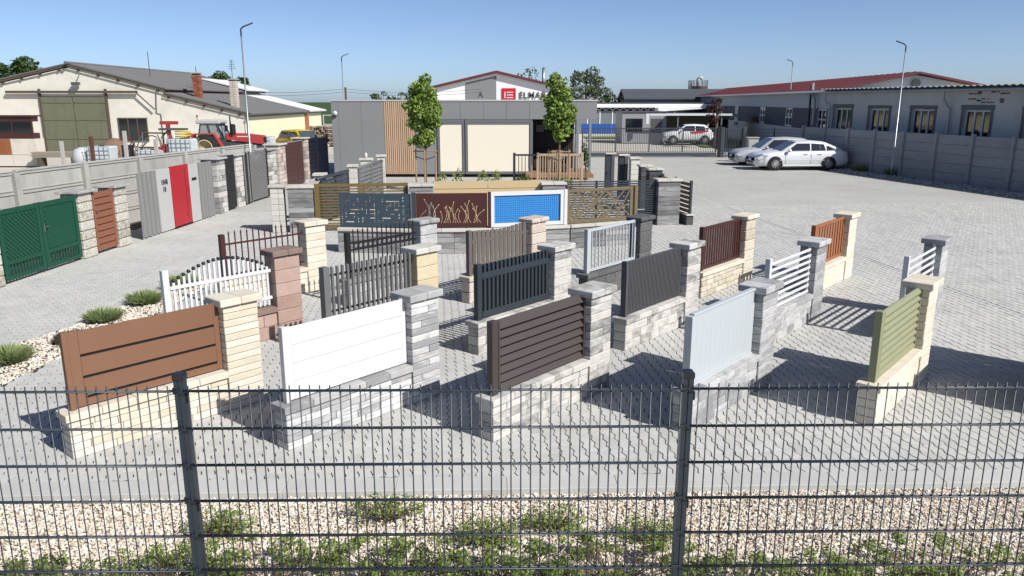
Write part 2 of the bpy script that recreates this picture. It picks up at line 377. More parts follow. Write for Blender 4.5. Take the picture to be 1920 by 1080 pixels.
# kerbs: front edging and the row that divides the two paved zones
KERB = paint('kerb_concrete', (196, 195, 191), .9, noise=.1, ns=3, var=.05, bump=.2, dirt=.12)
kb = struct('front_kerb', bx(24, .2, .1, MORTAR), (0, 6.43, -.09), (0, 0, R(1.65)))
for i in range(-12, 12): P(kb, 'kerb_stone', bx(.998, .25, .2, KERB, .004), (i+.45, 0, .02))
kb = struct('dividing_kerb', bx(.09, 48, .05, MORTAR), yard(KERB_U, 30, -.04), (0, 0, YA))
for i in range(44): P(kb, 'kerb_stone', bx(.1, .994, .08, KERB, .006), (0, i-22.5, -.001))
# gravel
def stones(name, poly, pitch, size, z, mat, par=None, dens=1.0, thin=None):
    xs = [p[0] for p in poly]; ys = [p[1] for p in poly]
    n = int((max(xs)-min(xs))*(max(ys)-min(ys))/pitch**2*dens)
    pt = np.c_[rng.uniform(min(xs), max(xs), n), rng.uniform(min(ys), max(ys), n)]
    x, y = pt.T; ins = np.zeros(n, bool); j = len(poly)-1
    for i in range(len(poly)):
        xi, yi = poly[i]; xj, yj = poly[j]
        if yi != yj: ins ^= ((yi > y) != (yj > y)) & (x < (xj-xi)*(y-yi)/(yj-yi)+xi)
        j = i
    pt = pt[ins]; n = len(pt)
    T = np.array([(-1, -1, -1), (1, -1, -1), (1, 1, -1), (-1, 1, -1), (-.8, -.7, 1), (.7, -.8, 1), (.8, .7, 1), (-.7, .8, 1)])*.62
    FI = np.array([(0, 2, 1), (0, 3, 2), (4, 5, 6), (4, 6, 7), (0, 1, 5), (0, 5, 4), (1, 2, 6), (1, 6, 5), (2, 3, 7), (2, 7, 6), (3, 0, 4), (3, 4, 7)])
    V = np.repeat(T[None], n, 0)*rng.uniform(.72, 1.25, (n, 8, 1))*(1+rng.normal(0, .16, (n, 8, 3)))
    V = V*(size*rng.lognormal(0, .28, (n, 1, 1)))*np.stack([rng.uniform(.8, 1.5, n), rng.uniform(.6, 1, n), rng.uniform(.45, .85, n)], 1)[:, None]
    a = rng.uniform(0, 6.283, n); ca, sa = np.cos(a)[:, None], np.sin(a)[:, None]; t = rng.normal(0, .45, n); ct, st = np.cos(t)[:, None], np.sin(t)[:, None]
    yy = V[:, :, 1]*ct-V[:, :, 2]*st; zz = V[:, :, 1]*st+V[:, :, 2]*ct; xx = V[:, :, 0]*ca-yy*sa; yy = V[:, :, 0]*sa+yy*ca
    V = np.stack([xx+pt[:, 0, None], yy+pt[:, 1, None], zz+(z+rng.uniform(-.2, .9, n)*size)[:, None]], 2)
    return npmesh(name, V.reshape(-1, 3), [(FI[None]+(np.arange(n)*8)[:, None, None]).reshape(-1, 3)], mat)
GRAV = island('marble_gravel', [(240, 230, 212), (250, 246, 238), (214, 190, 158), (246, 239, 226), (198, 182, 162), (250, 246, 240), (232, 212, 180)], .75, 0, fine=.12, ns=40)
GRAVS = paint('gravel_soil', (182, 168, 146), .95, noise=.3, ns=30)
front = [(-7, 3.0), (7, 3.0), (7, 6.505), (-7, 6.10)]
flat('gravel_ground', front, -.045, GRAVS)
seen = [(-4.6, 4.7), (4.6, 4.7), (5.2, 6.46), (-5.2, 6.15)]
o = struct('gravel', stones('gravel', seen, .0168, .0112, -.03, GRAV), kind='stuff'); o['label'] = 'white and tan marble gravel between mesh fence and kerb'; o['category'] = 'gravel'
m = MB(); m.v = sheet(BED, -.012); m.f = [tuple(range(len(BED)))]; struct('bed_ground', m.mesh('bed_ground', GRAVS))
o = struct('bed_gravel', stones('bed_gravel', BED, .029, .016, -.005, GRAV), kind='stuff'); o['label'] = 'pale cream pebbles in the lavender bed'; o['category'] = 'gravel'
# ---------------------------------------------------------------- display fences on the yard grid
DA = R(49.2); LW, PW, TH = 1.66, .42, .2
GRP = 'sample fence sections standing in rows on the paving'
def display(r, c, label, plan, wallm, copem, courses, lens, capm=None, big=0, rough=False, short=False):
    """a masonry plinth with coping, a pillar with cap and one sample infill; front is -y"""
    o = Vector((-.19, 7.33, 0))+UX*(2.05*(c-3))+VX*(2.80*(r-1))
    t = thing('fence_display', label, 'fence sample', o, DA, GRP); capm = capm or copem
    zc = .39; g = .005 if not rough else .007; ch = .006 if not rough else .012
    k = P(t, 'plinth', bx(LW-.02, TH-.03, zc-.01, MORTAR, .003), (LW/2-.002, TH/2, zc/2))
    n = len(courses); cz = [zc*h/sum(courses) for h in courses]
    for ch_ in (k,):
        z = -zc/2
        for i, h in enumerate(cz):
            x = -LW/2; kk = i
            while x < LW/2-.02:
                l = lens[kk % len(lens)]*(.6 if (x == -LW/2 and i % 2) else 1); kk += 1; e = min(x+l, LW/2)
                if LW/2-e < .1: e = LW/2
                P(k, 'block', bx(e-x-g, TH, h-g, wallm, ch), ((x+e)/2, random.uniform(-.003, .003), z+h/2)); x = e
            z += h
    x = -.03; i = 0
    nc = 5 if not big else 4
    for i in range(nc):
        l = (LW+.03)/nc
        P(k, 'coping_stone', bx(l-.003, TH+.06, .075, copem, .006), (-.03+l*(i+.5)-LW/2+.002, random.uniform(-.002, .002), zc/2+.0375+.002))
    ph = 1.205; py0, py1 = -.02, TH+.05
    q = P(t, 'pillar', bx(PW-.03, py1-py0-.03, ph-.01, MORTAR, .003), (LW+PW/2+.003, (py0+py1)/2, ph/2))
    hh = cz[0] if not rough else .195; m = max(3, round(ph/hh)); hh = ph/m; z = -ph/2
    for i in range(m):
        if rough or i % 2 == 0 or not short:
            P(q, 'block', bx(PW, py1-py0, hh-g, wallm, ch), (random.uniform(-.003, .003), random.uniform(-.003, .003), z+hh/2))
        else:
            s = PW*random.choice((.35, .62)); 
            P(q, 'block', bx(s-g, py1-py0, hh-g, wallm, ch), (-PW/2+s/2, random.uniform(-.003, .003), z+hh/2))
            P(q, 'block', bx(PW-s, py1-py0, hh-g, wallm, ch), (s/2, random.uniform(-.003, .003), z+hh/2))
        z += hh
    cw = PW+.09; cdp = py1-py0+.09
    for s in (-1, 1): P(q, 'cap_stone', bx(cw/2-.002, cdp, .085, capm, .01 if not rough else .02), (s*cw/4, 0, ph/2+.0425+.003))
    plan(t); return t
X0, X1, ZB, ZT, YM = .06, 1.656, .485, 1.245, .10
def post(t, mat, w=.075, h=ZT+.01, name='post', x=X0, d=.08):
    p = B(t, name, mat, x, x+w, YM-d/2, YM+d/2, .468, h, .004); return p
def brackets(t, zs=(.62, 1.12)):
    for z in zs: B(t, 'bracket', FASTEN, X1-.01, LW+.0, YM-.02, YM+.02, z-.015, z+.015, .003)
def pl_boards(mat, bounds, gap=.0, slot=None, endw=.1):
    def f(t):
        post(t, mat, .05, d=.07); fr = t; B(t, 'upright', mat, X0+.05, X0+.05+endw, YM-.022, YM+.022, ZB, ZT, .003); B(t, 'upright', mat, X1-.06, X1, YM-.022, YM+.022, ZB, ZT, .003)
        a, b = X0+.05+endw+.001, X1-.061
        for z0, z1 in bounds: B(fr, 'board', mat, a, b, YM-.021, YM-.004, ZB+(ZT-ZB)*z0, ZB+(ZT-ZB)*z1-gap, .001)
        if slot: B(fr, 'backing_plate', BLK, a, b, YM-.002, YM+.004, ZB+.01, ZT-.01, .001)
        brackets(t)
    return f
def pl_louvre(mat, n, tilt, dep=.1, rnd=False):
    def f(t):
        post(t, mat, .09); fr = t; B(t, 'upright', mat, X0+.095, X0+.12, YM-.04, YM+.04, ZB, ZT, .003); B(t, 'upright', mat, X1-.02, X1, YM-.04, YM+.04, ZB, ZT, .003)
        a, b = X0+.121, X1-.021; pz = (ZT-ZB)/n
        if rnd:
            prof = [(YM-.035*math.sin(math.pi*s/6)-.0, pz*(s/6-.5)*1.12) for s in range(7)]; prof += [(y+.012, z) for y, z in prof[::-1]]
            me = MB().prism(prof, a, b, 'x').mesh('slat', mat)
        for i in range(n):
            zc = ZB+pz*(i+.5)
            if rnd: P(fr, 'slat', me, (0, 0, zc), (R(-14), 0, 0)).location.y = -YM*0+math.sin(R(-14))*0
            else: P(fr, 'slat', bx(b-a, dep, .012, mat, .002), ((a+b)/2, YM, zc), (R(tilt), 0, 0))
        brackets(t)
    return f
def pl_ribs(mat, n, frame, depth=.008):
    def f(t):
        post(t, mat, .06, d=.09)
        fr = B(t, 'panel_sheet', mat, X0+.062, X1, YM-.014, YM+.02, ZB, ZT, .002); fr = t
        if frame: B(t, 'rail', mat, X0+.062, X1, YM-.03, YM+.03, ZT+.0005, ZT+.03); B(t, 'rail', mat, X0+.062, X1, YM-.03, YM+.03, ZB-.02, ZB-.0005)
        w = (X1-X0-.075)/n
        for i in range(n): B(fr, 'rib', mat, X0+.068+w*i, X0+.068+w*(i+.62 if not frame else i+.985), YM-.014-depth, YM-.0142, ZB+.004+(.04 if frame else 0), ZT-.004-(.05 if frame else 0), .003)
        brackets(t)
    return f
def pl_bars(mat, n, bw, bd, z0=ZB, z1=ZT, rails=(), frame=True, pw=.08, top=None, ends=None, xa=None, rd=.04, rh=.045, extra=None):
    def f(t):
        post(t, mat, pw); a, b = (xa or X0+pw+.012), X1; fr = t; y0, y1 = YM-rd/2, YM+rd/2
        if frame:
            for q in ((a, a+.045), (b-.045, b)): B(t, 'upright', mat, *q, y0, y1, ZB, ZT, .003)
            for q in ((ZT-.05, ZT-.0002), (ZB+.0002, ZB+.05)): B(t, 'rail', mat, a+.0451, b-.0451, y0, y1, *q, .003)
        for z in rails: B(t, 'rail', mat, a if not frame else a+.0451, b if not frame else b-.0451, y0, y1, z-rh/2, z+rh/2, .003)
        lo = a+(.045 if frame else .02); hi = b-(.045 if frame else .02); p = (hi-lo)/n
        for i in range(n):
            x = lo+p*(i+.5); zt = top(i/(n-1)) if top else (z1-.0505 if frame else z1)
            zb = z0+.0505 if frame else z0
            o = B(fr, 'picket', mat, x-bw/2, x+bw/2, YM-bd/2, YM+bd/2, zb, zt, .002)
            if ends: ends(fr, x, zt)
        if extra: extra(fr, a, b)
        brackets(t)
    return f
_ball = MB().lathe([(.001, -.026), (.016, -.021), (.024, -.01), (.027, 0), (.024, .01), (.016, .021), (.001, .026)], 10).mesh('finial', P_BLACK, True)
_spear = {}
def spear(mat):
    if mat.name not in _spear: _spear[mat.name] = MB().lathe([(.008, 0), (.016, .01), (.008, .02), (.019, .034), (.012, .056), (.0008, .095)], 6).mesh('spearhead', mat)
    return lambda fr, x, z: P(fr, 'spearhead', _spear[mat.name], (x, YM, z))
def pl_spear(mat, n, rings=False):
    def ex(fr, a, b):
        if rings:
            tor = MB(); k = 14
            for i in range(k):
                a0, a1 = 2*math.pi*i/k, 2*math.pi*(i+1)/k
                tor.beam((.043*math.cos(a0), 0, .043*math.sin(a0)), (.043*math.cos(a1), 0, .043*math.sin(a1)), .012, .014, (0, 1, 0))
            me = tor.mesh('ring', mat); p = (b-a-.04)/n
            for i in range(n-1): P(fr, 'ring', me, (a+.02+p*(i+1), YM, 1.005))
    rl = (.56, 1.08) if not rings else (.56, .945, 1.065)
    return pl_bars(mat, n, .018, .018, .49, ZT-.03, rl, False, .085, ends=spear(mat), rd=.03, rh=.03, extra=ex)
def pl_horiz(mat, n, h):
    def f(t):
        post(t, mat, .075, d=.075); fr = t; B(t, 'upright', mat, X0+.08, X0+.1, YM-.02, YM+.02, ZB, ZT, .003); B(t, 'upright', mat, X1-.02, X1, YM-.02, YM+.02, ZB, ZT, .003); p = (ZT-ZB)/n
        for i in range(n): B(fr, 'slat', mat, X0+.081, X1-.001, YM-.034, YM-.0205, ZB+p*i, ZB+p*i+h, .002)
        brackets(t)
    return f
def pl_fins(mat, n):
    def f(t):
        post(t, mat, .1, d=.11); fr = t; B(t, 'rail', mat, X0+.11, X1, YM+.03, YM+.05, .60, .63); B(t, 'rail', mat, X0+.11, X1, YM+.03, YM+.05, 1.10, 1.13); p = (X1-X0-.13)/n
        for i in range(n): P(fr, 'slat', bx(.03, .085, ZT-ZB, mat, .003), (X0+.13+p*(i+.5), YM, (ZB+ZT)/2-.008), (0, 0, R(-24)))
        brackets(t)
    return f
A8 = [1]*5; L4 = [.42, .3, .5, .36, .24]
display(1, 1, 'copper brown boards with three black slots on cream stone, nearest the lavender bed', pl_boards(P_BROWN, [(0, .09), (.13, .36), (.40, .65), (.69, 1)], slot=True), CREAM, CREAM, A8, L4)
display(1, 2, 'plain white board panel on layered grey stone plinth in the front row', pl_boards(P_WHITE, [(0, .25), (.25, .5), (.5, .75), (.75, 1)], .004, endw=.06), GREYL, COPG, A8, [.3, .46, .22, .38], short=True)
display(1, 3, 'dark brown louvred panel on white and grey mottled stone in the front row', pl_louvre(P_DBRN, 8, 50, .108), WHITEM, WHITEM, [1]*4, [.3, .42, .2, .36], short=True)
display(1, 4, 'pale grey closed sheet panel on grey block plinth right behind the second fence post', pl_ribs(P_LGREY, 14, True, .0006), GREYM, GREYM, [1]*4, [.32, .26, .38])
display(1, 5, 'sage green rounded louvre panel on cream white blocks at the right', pl_louvre(P_GREEN, 9, 0, rnd=True), CREAMW, CREAMW, [1]*4, [.4, .3, .4])
display(1, 6, 'dark grey closed panel section just beyond the right edge of the front row', pl_ribs(P_DGREY, 40, False), GREYM, COPG, [1]*4, [.3, .4, .26])
display(2, 1, 'white picket panel with arched top and black ball finials on rose brown blocks', pl_bars(P_WHITE, 20, .034, .02, .49, ZT, (.6, 1.0), False, .085, top=lambda s: 1.07+.2*math.sin(math.pi*s), ends=lambda fr, x, z: P(fr, 'finial', _ball, (x, YM, z+.024))), REDB, REDC, [1]*2, [.4, .4], rough=False)
display(2, 2, 'mid grey upright fin slats on yellow and white stone behind the white board panel', pl_fins(P_GREY, 17), CREAMY, COPL, [1]*2, [.4, .36], short=False)
display(2, 3, 'anthracite pickets crossed by a high rail on white mottled stone in the middle row', pl_bars(P_ANTH, 17, .044, .055, .52, ZT-.01, (1.08, .535), False, .09, rd=.07, rh=.085), WHITEM, WHITEM, [1]*3, [.34, .26, .42])
display(2, 4, 'dark grey closed ribbed panel on white mottled stone in the middle row', pl_ribs(P_DGREY, 40, False), WHITEM, WHITEM, [1]*3, [.4, .3, .22, .36])
display(2, 5, 'white horizontal slats on grey blocks casting a striped shadow behind the pale grey panel', pl_horiz(P_WHITE, 8, .042), GREYM, GREYM, [1]*3, [.34, .4, .26])
display(2, 6, 'white horizontal slats and dark grey pillar partly behind the sage green panel', pl_horiz(P_WHITE, 7, .042), GREYM, GREYM, [1]*3, [.34, .4, .26])
display(3, 1, 'thin dark red spear bars beside cream pillar, left end of the back row', pl_spear(P_MAROON, 13), CREAM, CREAM, [1]*3, [.4, .3])
display(3, 2, 'black spear bars with a band of rings beside rough grey pillar', pl_spear(P_BLACK, 14, True), GREYM, COPG, [1]*2, [.4, .34], rough=True)
display(3, 3, 'taupe upright planks with a gently sagging top beside pink granite pillar', pl_bars(P_TAUPE, 13, .085, .018, .49, ZT, (.62, 1.05), False, .085, top=lambda s: ZT-.03+.02*math.cos(2*math.pi*s), rd=.02), PINKG, PINKG, [1]*2, [.4, .34], rough=True)
display(3, 4, 'pale grey frame with slim upright bars beside dark granite pillar', pl_bars(P_LGREY, 13, .018, .018, rd=.04), GREYD, GREYD, [1]*2, [.4, .3], rough=True)
display(3, 5, 'maroon frame of upright slats on split cream stone in the back row', pl_bars(P_MAROON, 15, .055, .018), CREAMR, CREAMW, [1]*4, [.26, .32, .2], rough=True)
display(3, 6, 'orange brown upright slats on smooth cream stone, right end of the back row', pl_bars(P_WOOD, 10, .085, .018), CREAMW, CREAMW, [1]*3, [.4, .32])
# ---------------------------------------------------------------- display court in the middle of the yard
LAYER = stone('driftwood_grey_block', [(104, 104, 105), (142, 142, 142), (176, 175, 172), (128, 128, 129)], .8, .5, 3, (1, 1, 9), .3)
def pillar(name, label, cx, cy, rot, w, d, h, mat, capm, courses, lens, group, ch=.006, cap=.07, over=.045, gap=.006, core=MORTAR, capn='cap_stone', split=2):
    t = thing(name, label, 'pillar', (cx, cy, 0), rot, group)
    k = P(t, 'core', bx(w-.03, d-.03, h-.01, core, .003), (0, 0, h/2)); hh = h/courses
    for i in range(courses):
        x = -w/2; kk = i
        while x < w/2-.02:
            l = lens[kk % len(lens)]; kk += 1; e = min(x+l, w/2)
            if w/2-e < .1: e = w/2
            P(t, 'block', bx(e-x-gap, d, hh-gap, mat, ch), ((x+e)/2, random.uniform(-.003, .003), hh*(i+.5))); x = e
    cw = w+2*over
    for i in range(split): P(t, capn, bx(cw/split-.003, d+2*over, cap, capm, .008), (-cw/2+cw/split*(i+.5), 0, h+cap/2+.002), label=None)
    return t
# curved front plinth with four cut sheet panels
ARC = [(-4.0, 17.62), (-2.2, 17.40), (-.47, 17.52), (1.32, 18.02), (3.1, 18.80)]
pw = thing('curved_plinth', 'low curved plinth of driftwood grey blocks carrying the four cut sheet panels', 'plinth', (0, 0, 0))
for (xa, ya), (xb, yb) in zip(ARC[:-1], ARC[1:]):
    a = math.atan2(yb-ya, xb-xa); l = math.hypot(xb-xa, yb-ya); mx, my = (xa+xb)/2, (ya+yb)/2
    k = P(pw, 'segment_core', bx(l-.02, .26, .5, MORTAR, .003), (mx-math.sin(a)*-.0, my+.14, .25), (0, 0, a))
    for i in range(4):
        n = 2; w_ = l/n
        for j in range(n): P(k, 'block', bx(w_-.006, .30, .125-.007, LAYER, .005), (-l/2+w_*(j+.5), random.uniform(-.004, .004), -.25+.125*(i+.5)))
    for j in range(3): P(k, 'coping_stone', bx(l/3-.004, .38, .07, COPL, .008), (-l/2+l/3*(j+.5), 0, .25+.037))
def masked(mask, cell, th, mat, name):
    """sheet with real cut-outs: full cells merged into horizontal runs"""
    m = MB(); H_, W_ = mask.shape
    done = np.zeros_like(mask, bool)
    for r in range(H_):
        c = 0
        while c < W_:
            if mask[r, c] and not done[r, c]:
                e = c
                while e < W_ and mask[r, e] and not done[r, e]: e += 1
                q = r+1
                while q < H_ and mask[q, c:e].all() and not done[q, c:e].any() : q += 1
                done[r:q, c:e] = True
                m.box(c*cell, e*cell, -th/2, th/2, r*cell, q*cell); c = e
            else: c += 1
    return m.mesh(name, mat, fix=False)
def seg_frame(i, name, label):
    (xa, ya), (xb, yb) = ARC[i], ARC[i+1]; a = math.atan2(yb-ya, xb-xa); l = math.hypot(xb-xa, yb-ya)
    return thing(name, label, 'fence sample', (xa-math.sin(a)*.10, ya+math.cos(a)*.10, .575), a, 'cut sheet panels on the curved plinth'), l
PZ = .78
t, l = seg_frame(0, 'cut_sheet_panel', 'slate blue sheet with a maze of short slots, left end of the curved plinth')
W_, H_ = int((l-.12)/.024), int(PZ/.024); mk = np.ones((H_, W_), bool)
for q in range(3, H_-3):
    if q % 2: mk[q, 2:3] = False
r0 = random.Random(3)
for c0 in range(6, W_-6, 4):
    for q0 in range(4, H_-6, 4):
        v = r0.random()
        if v < .3: mk[q0, c0:c0+4] = False
        elif v < .55: mk[q0:q0+5, c0] = False; mk[q0+2, c0] = True
        elif v < .7: mk[q0:q0+1, c0:c0+1] = False; mk[q0+2:q0+3, c0:c0+1] = False
for q in (8, 14, 20): mk[q, W_-5:W_-2] = False
P(t, 'cut_sheet', masked(mk, .024, .014, P_BLUED, 'cut_sheet'), (.02, 0, .02)); B(t, 'post', P_BLUED, l-.09, l-.01, -.04, .04, 0, PZ+.04)
t, l = seg_frame(1, 'cut_sheet_panel', 'maroon sheet cut with curving grass stems, second on the curved plinth')
cell = .0075; W_, H_ = int((l-.12)/cell), int(PZ/cell); mk = np.ones((H_, W_), bool)
for i in range(24):
    x = (.1+.8*i/23+r0.uniform(-.012, .012))*W_; h = r0.uniform(.3, .7)*H_; b = r0.uniform(-.07, .07)*W_; b2 = r0.uniform(-.05, .05)*W_
    for s in np.linspace(0, 1, 400):
        c = int(x+b*math.sin(math.pi*s)+b2*s); r_ = int(H_*.13+h*s)
        if 3 < c < W_-4: mk[r_, c] = False
    if 3 < c < W_-5: mk[r_:min(r_+3, H_-4), c-1:c+2] = False
P(t, 'cut_sheet', masked(mk, cell, .008, P_MAROON, 'cut_sheet'), (.03, 0, .02))
B(t, 'post', P_MAROON, l-.075, l-.005, -.04, .04, 0, PZ+.04); B(t, 'post', P_MAROON, 0, .025, -.04, .04, 0, PZ+.03)
t, l = seg_frame(2, 'perforated_panel', 'white framed panel of bright blue perforated sheet on the curved plinth')
for q in ((.01, .09), (l-.17, l-.09)): B(t, 'upright', P_WHITE, *q, -.03, .03, .01, PZ+.04)
for q in ((.01, .095), (PZ-.055, PZ+.0398)): B(t, 'rail', P_WHITE, .0902, l-.1702, -.03, .03, *q)
B(t, 'post', P_WHITE, l-.085, l-.005, -.045, .045, 0, PZ+.05)
m = MB(); cx = .05; nx, nz = int((l-.27)/cx), int((PZ-.16)/cx)
for i in range(nx):
    for j in range(nz): m.box(i*cx, i*cx+.043, -.004, .004, j*cx, j*cx+.043)
o = P(t, 'perforated_sheet', m.mesh('perforated_sheet', P_BLUE, fix=False), (.096, 0, .102)); o['kind'] = 'stuff'
B(t, 'gap_shade_sheet', paint('gap_shade_blue', (30, 96, 168), .5), .0905, l-.1705, .0045, .012, .0955, PZ-.0555, .001)  # added sheet; its deep blue stands for the shade between the squares
t, l = seg_frame(3, 'crossed_strip_panel', 'olive bronze panel of randomly crossed strips, right end of the curved plinth')
for q in ((.01, .08), (l-.21, l-.13)): B(t, 'upright', P_OLIVE, *q, -.02, .02, .01, PZ+.04)
for q in ((.01, .1), (PZ-.03, PZ+.0398)): B(t, 'rail', P_OLIVE, .0802, l-.2102, -.02, .02, *q)
B(t, 'post', P_OLIVE, l-.095, l-.005, -.045, .045, 0, PZ+.05)
for i in range(20):
    x = r0.uniform(.15, l-.3); a = r0.choice((-1, 1))*r0.uniform(.25, 1.25); dx = math.cos(a); dz = math.sin(a); z = r0.uniform(.2, PZ-.15)
    def hit(s):
        k = min([((l-.21-x)/dx if dx*s > 0 else (.08-x)/dx)/s, ((PZ-.03-z)/dz if dz*s > 0 else (.1-z)/dz)/s]); return max(0, min(k, .8))
    f0, f1 = hit(1), hit(-1)
    P(t, 'strip', MB().beam((x-dx*f1, 0, z-dz*f1), (x+dx*f0, 0, z+dz*f0), .008+.0006*i, .032, (0, 0, 1)).mesh('strip', P_OLIVE))
# straight row of gates behind the curved plinth
GR = 'driftwood grey pillars of the gate court'
gy = math.atan2(1.2, 9.5)
def row(s): return (-5.62+s*math.cos(gy), 20.62+s*math.sin(gy))
ROWP = [0, 3.18, 6.80, 10.08]
LB = ['driftwood grey pillar beside golden olive gate, left corner of the gate court', 'driftwood grey pillar between golden olive and beige gates', 'driftwood grey pillar between beige and dark slatted gates', 'driftwood grey pillar at the right corner of the gate court']
for s, lb in zip(ROWP, LB):
    x, y = row(s); pillar('grey_pillar', lb, x, y, gy, .64, .42, 1.17 if s < 9 else 1.22, LAYER, COPL, 9, [.7], GR, cap=.065, over=.04)
def gate(name, label, s0, s1, z0=.06, z1=1.28, dy=-.05):
    x, y = row(s0); return thing(name, label, 'gate', (x-math.sin(gy)*dy, y+math.cos(gy)*dy, 0), gy), s1-s0
t, l = gate('slatted_gate', 'golden olive two leaf gate of horizontal slats in the gate court', .34, 2.84)
for k in range(2):
    a = l/2*k+.01; b = l/2*(k+1)-.01
    for q in ((a, a+.12 if k == 0 else a+.09), (b-.12 if k else b-.09, b)): B(t, 'upright', P_GOLD, *q, -.03, .03, .06, 1.27)
    a += .1205; b -= .1205
    B(t, 'rail', P_GOLD, a-.03, b+.03, -.028, .028, 1.18, 1.265); B(t, 'rail', P_GOLD, a-.03, b+.03, -.028, .028, .065, .15)
    for i in range(13): B(t, 'slat', P_GOLD, a-.03, b+.03, -.012, .012, .185+i*.077, .185+i*.077+.035, .002)
t, l = gate('panel_gate', 'beige two leaf sheet gate with thin slots behind the maroon panel', 3.52, 6.46)
for k in range(2):
    a = l/2*k+.006; b = l/2*(k+1)-.006; z = .06
    for i, h in enumerate((.16, .2, .24, .2, .17, .2)):
        B(t, 'board', P_BEIGE, a, b, -.02, .02, z, z+h, .002); z += h+.012
    B(t, 'backing_plate', paint('beige_backing', (150, 128, 98), .6) if k == 0 else bpy.data.materials['beige_backing'], a+.01, b-.01, .022, .03, .07, z-.03, .001)
t, l = gate('dark_slatted_gate', 'anthracite gate of close horizontal slats beside the right corner pillar', 7.14, 9.74)
for q in (0, .86, 1.73, l-.06): B(t, 'upright', P_ANTH, q, q+.06, -.0, .04, .06, 1.26)
for i in range(19): B(t, 'slat', P_ANTH, .0, l, -.03, -.001, .07+i*.0635, .07+i*.0635+.036, .002)
# pale corner pillar and sliding gates that run back on both sides
SMOOTH = stone('pale_smooth_block', [(196, 193, 184), (208, 205, 197), (214, 212, 205)], .5, .4, 4, (1, 1, 1), .25)
pillar('pale_pillar', 'pale smooth block pillar at the outer left corner of the gate court', -6.22, 20.55, gy, .34, .34, 1.19, SMOOTH, COPL, 8, [.2, .2], 'pale block pillars', cap=.065)
pillar('pale_pillar', 'pale pillar top showing behind the dark sliding gate', -5.5, 22.3, gy, .3, .34, 1.33, SMOOTH, COPL, 8, [.2, .2], 'pale block pillars')
pillar('pale_pillar', 'pale pillar between the dark and grey sliding gates', -4.95, 24.25, gy, .26, .3, 1.42, SMOOTH, COPL, 8, [.3], 'pale block pillars')
pillar('pale_pillar', 'pale pillar at the far end of the grey sliding gate', -4.72, 28.2, gy, .28, .34, 1.46, SMOOTH, COPL, 8, [.3], 'pale block pillars')
pillar('pale_pillar', 'low pale pillar with a small lamp beside the grey sliding gate', -5.15, 27.6, gy, .4, .34, 1.38, SMOOTH, COPL, 8, [.3], 'pale block pillars')
solo('post_lamp', MB().lathe([(.03, 0), (.05, .03), (.05, .14), (.012, .19)], 8).mesh('post_lamp', P_WHITE, True), 'small white lamp on the low pale pillar', 'lamp', (-5.15, 27.6, 1.455))
def side_gate(label, a, b, z1, mat, nrow):
    t = thing('sliding_gate', label, 'gate', (a[0], a[1], 0), math.atan2(b[1]-a[1], b[0]-a[0])); l = math.hypot(b[0]-a[0], b[1]-a[1])
    P(t, 'track_tube', MB().tube([(-.3, 0, z1), (l, 0, z1)], .05, 10).mesh('track_tube', mat, True))
    for q in (0, l/2, l-.07): B(t, 'upright', mat, q, q+.07, -.03, .03, .08, z1-.06)
    p = (z1-.2)/nrow
    for i in range(nrow): P(t, 'slat', bx(l-.1, .012, p*.92, mat, .002), (l/2, 0, .14+p*(i+.5)), (R(-24), 0, 0))
    return t
side_gate('anthracite louvred sliding gate on the left side of the gate court', (-5.32, 21.6), (-5.05, 24.0), 1.32, P_ANTH, 9)
side_gate('mid grey louvred sliding gate left of the office', (-4.85, 24.6), (-4.6, 27.6), 1.36, P_GREY, 9)
P_GFR = 'dark posts right of the gate court'
for x, y, lb in ((3.62, 28.9, 'dark post pair with white cap, left of two, in front of the rail gate'), (4.0, 28.1, 'dark post pair with white cap, right of two, in front of the rail gate')):
    t = thing('gate_post', lb, 'post', (x, y, 0), gy, P_GFR)
    B(t, 'box_post', P_ANTH, -.17, .02, -.1, .1, 0, 1.5); B(t, 'flat_post', P_DGREY, .03, .15, -.12, .0, .12, 1.46); B(t, 'cap_stone', COPL, -.2, .2, -.16, .14, 1.503, 1.56, .01); B(t, 'guide_roller', FASTEN, .05, .12, -.16, -.121, .02, .1, .01)
pillar('pale_pillar', 'pale block pillar behind the dark post pair', 4.32, 27.6, gy, .32, .3, 1.42, SMOOTH, COPL, 8, [.3], 'pale block pillars')
t = thing('white_barrier', 'small white frame standing between pale pillar and dark brick pillar', 'barrier', (4.45, 26.3, 0), gy)
B(t, 'base', SMOOTH, -.2, .42, -.1, .1, 0, .34); B(t, 'base_cap', COPL, -.24, .46, -.14, .14, .342, .4)
for x in (-.12, .34): B(t, 'upright', P_WHITE, x-.025, x+.025, -.025, .025, .402, 1.15)
B(t, 'rail', P_WHITE, -.095, .315, -.02, .02, .72, .76)
DKB = stone('dark_brick_block', [(66, 66, 70), (84, 84, 88), (96, 96, 99)], .5, .4, 5, (1, 1, 1), .4)
pillar('dark_brick_pillar', 'dark brick pillar with pale cap, left of two', 4.32, 25.3, gy, .36, .34, 1.34, DKB, COPL, 9, [.36], 'dark brick pillars', cap=.06)
pillar('dark_brick_pillar', 'dark brick pillar with pale cap carrying the brown slat gate', 4.42, 24.2, gy, .42, .36, 1.33, DKB, COPL, 9, [.42], 'dark brick pillars', cap=.06)
a = Vector((4.6, 23.95, 0)); b = Vector((4.98, 21.75, 0)); d = b-a
t = thing('brown_slat_gate', 'brown and cream horizontal slats on a low base right of the gate court', 'gate', a, math.atan2(d.y, d.x)); l = d.length
BRS = paint('brown_board', (118, 92, 66), .6, noise=.1)
for i in range(7): B(t, 'slat', BRS, 0, l, -.02, .015, .34+i*.125, .34+i*.125+.085, .003)
for q in (.0, l*.48, l): B(t, 'post', P_ANTH, q-.04, q+.04, .0152, .08, .30, 1.24)
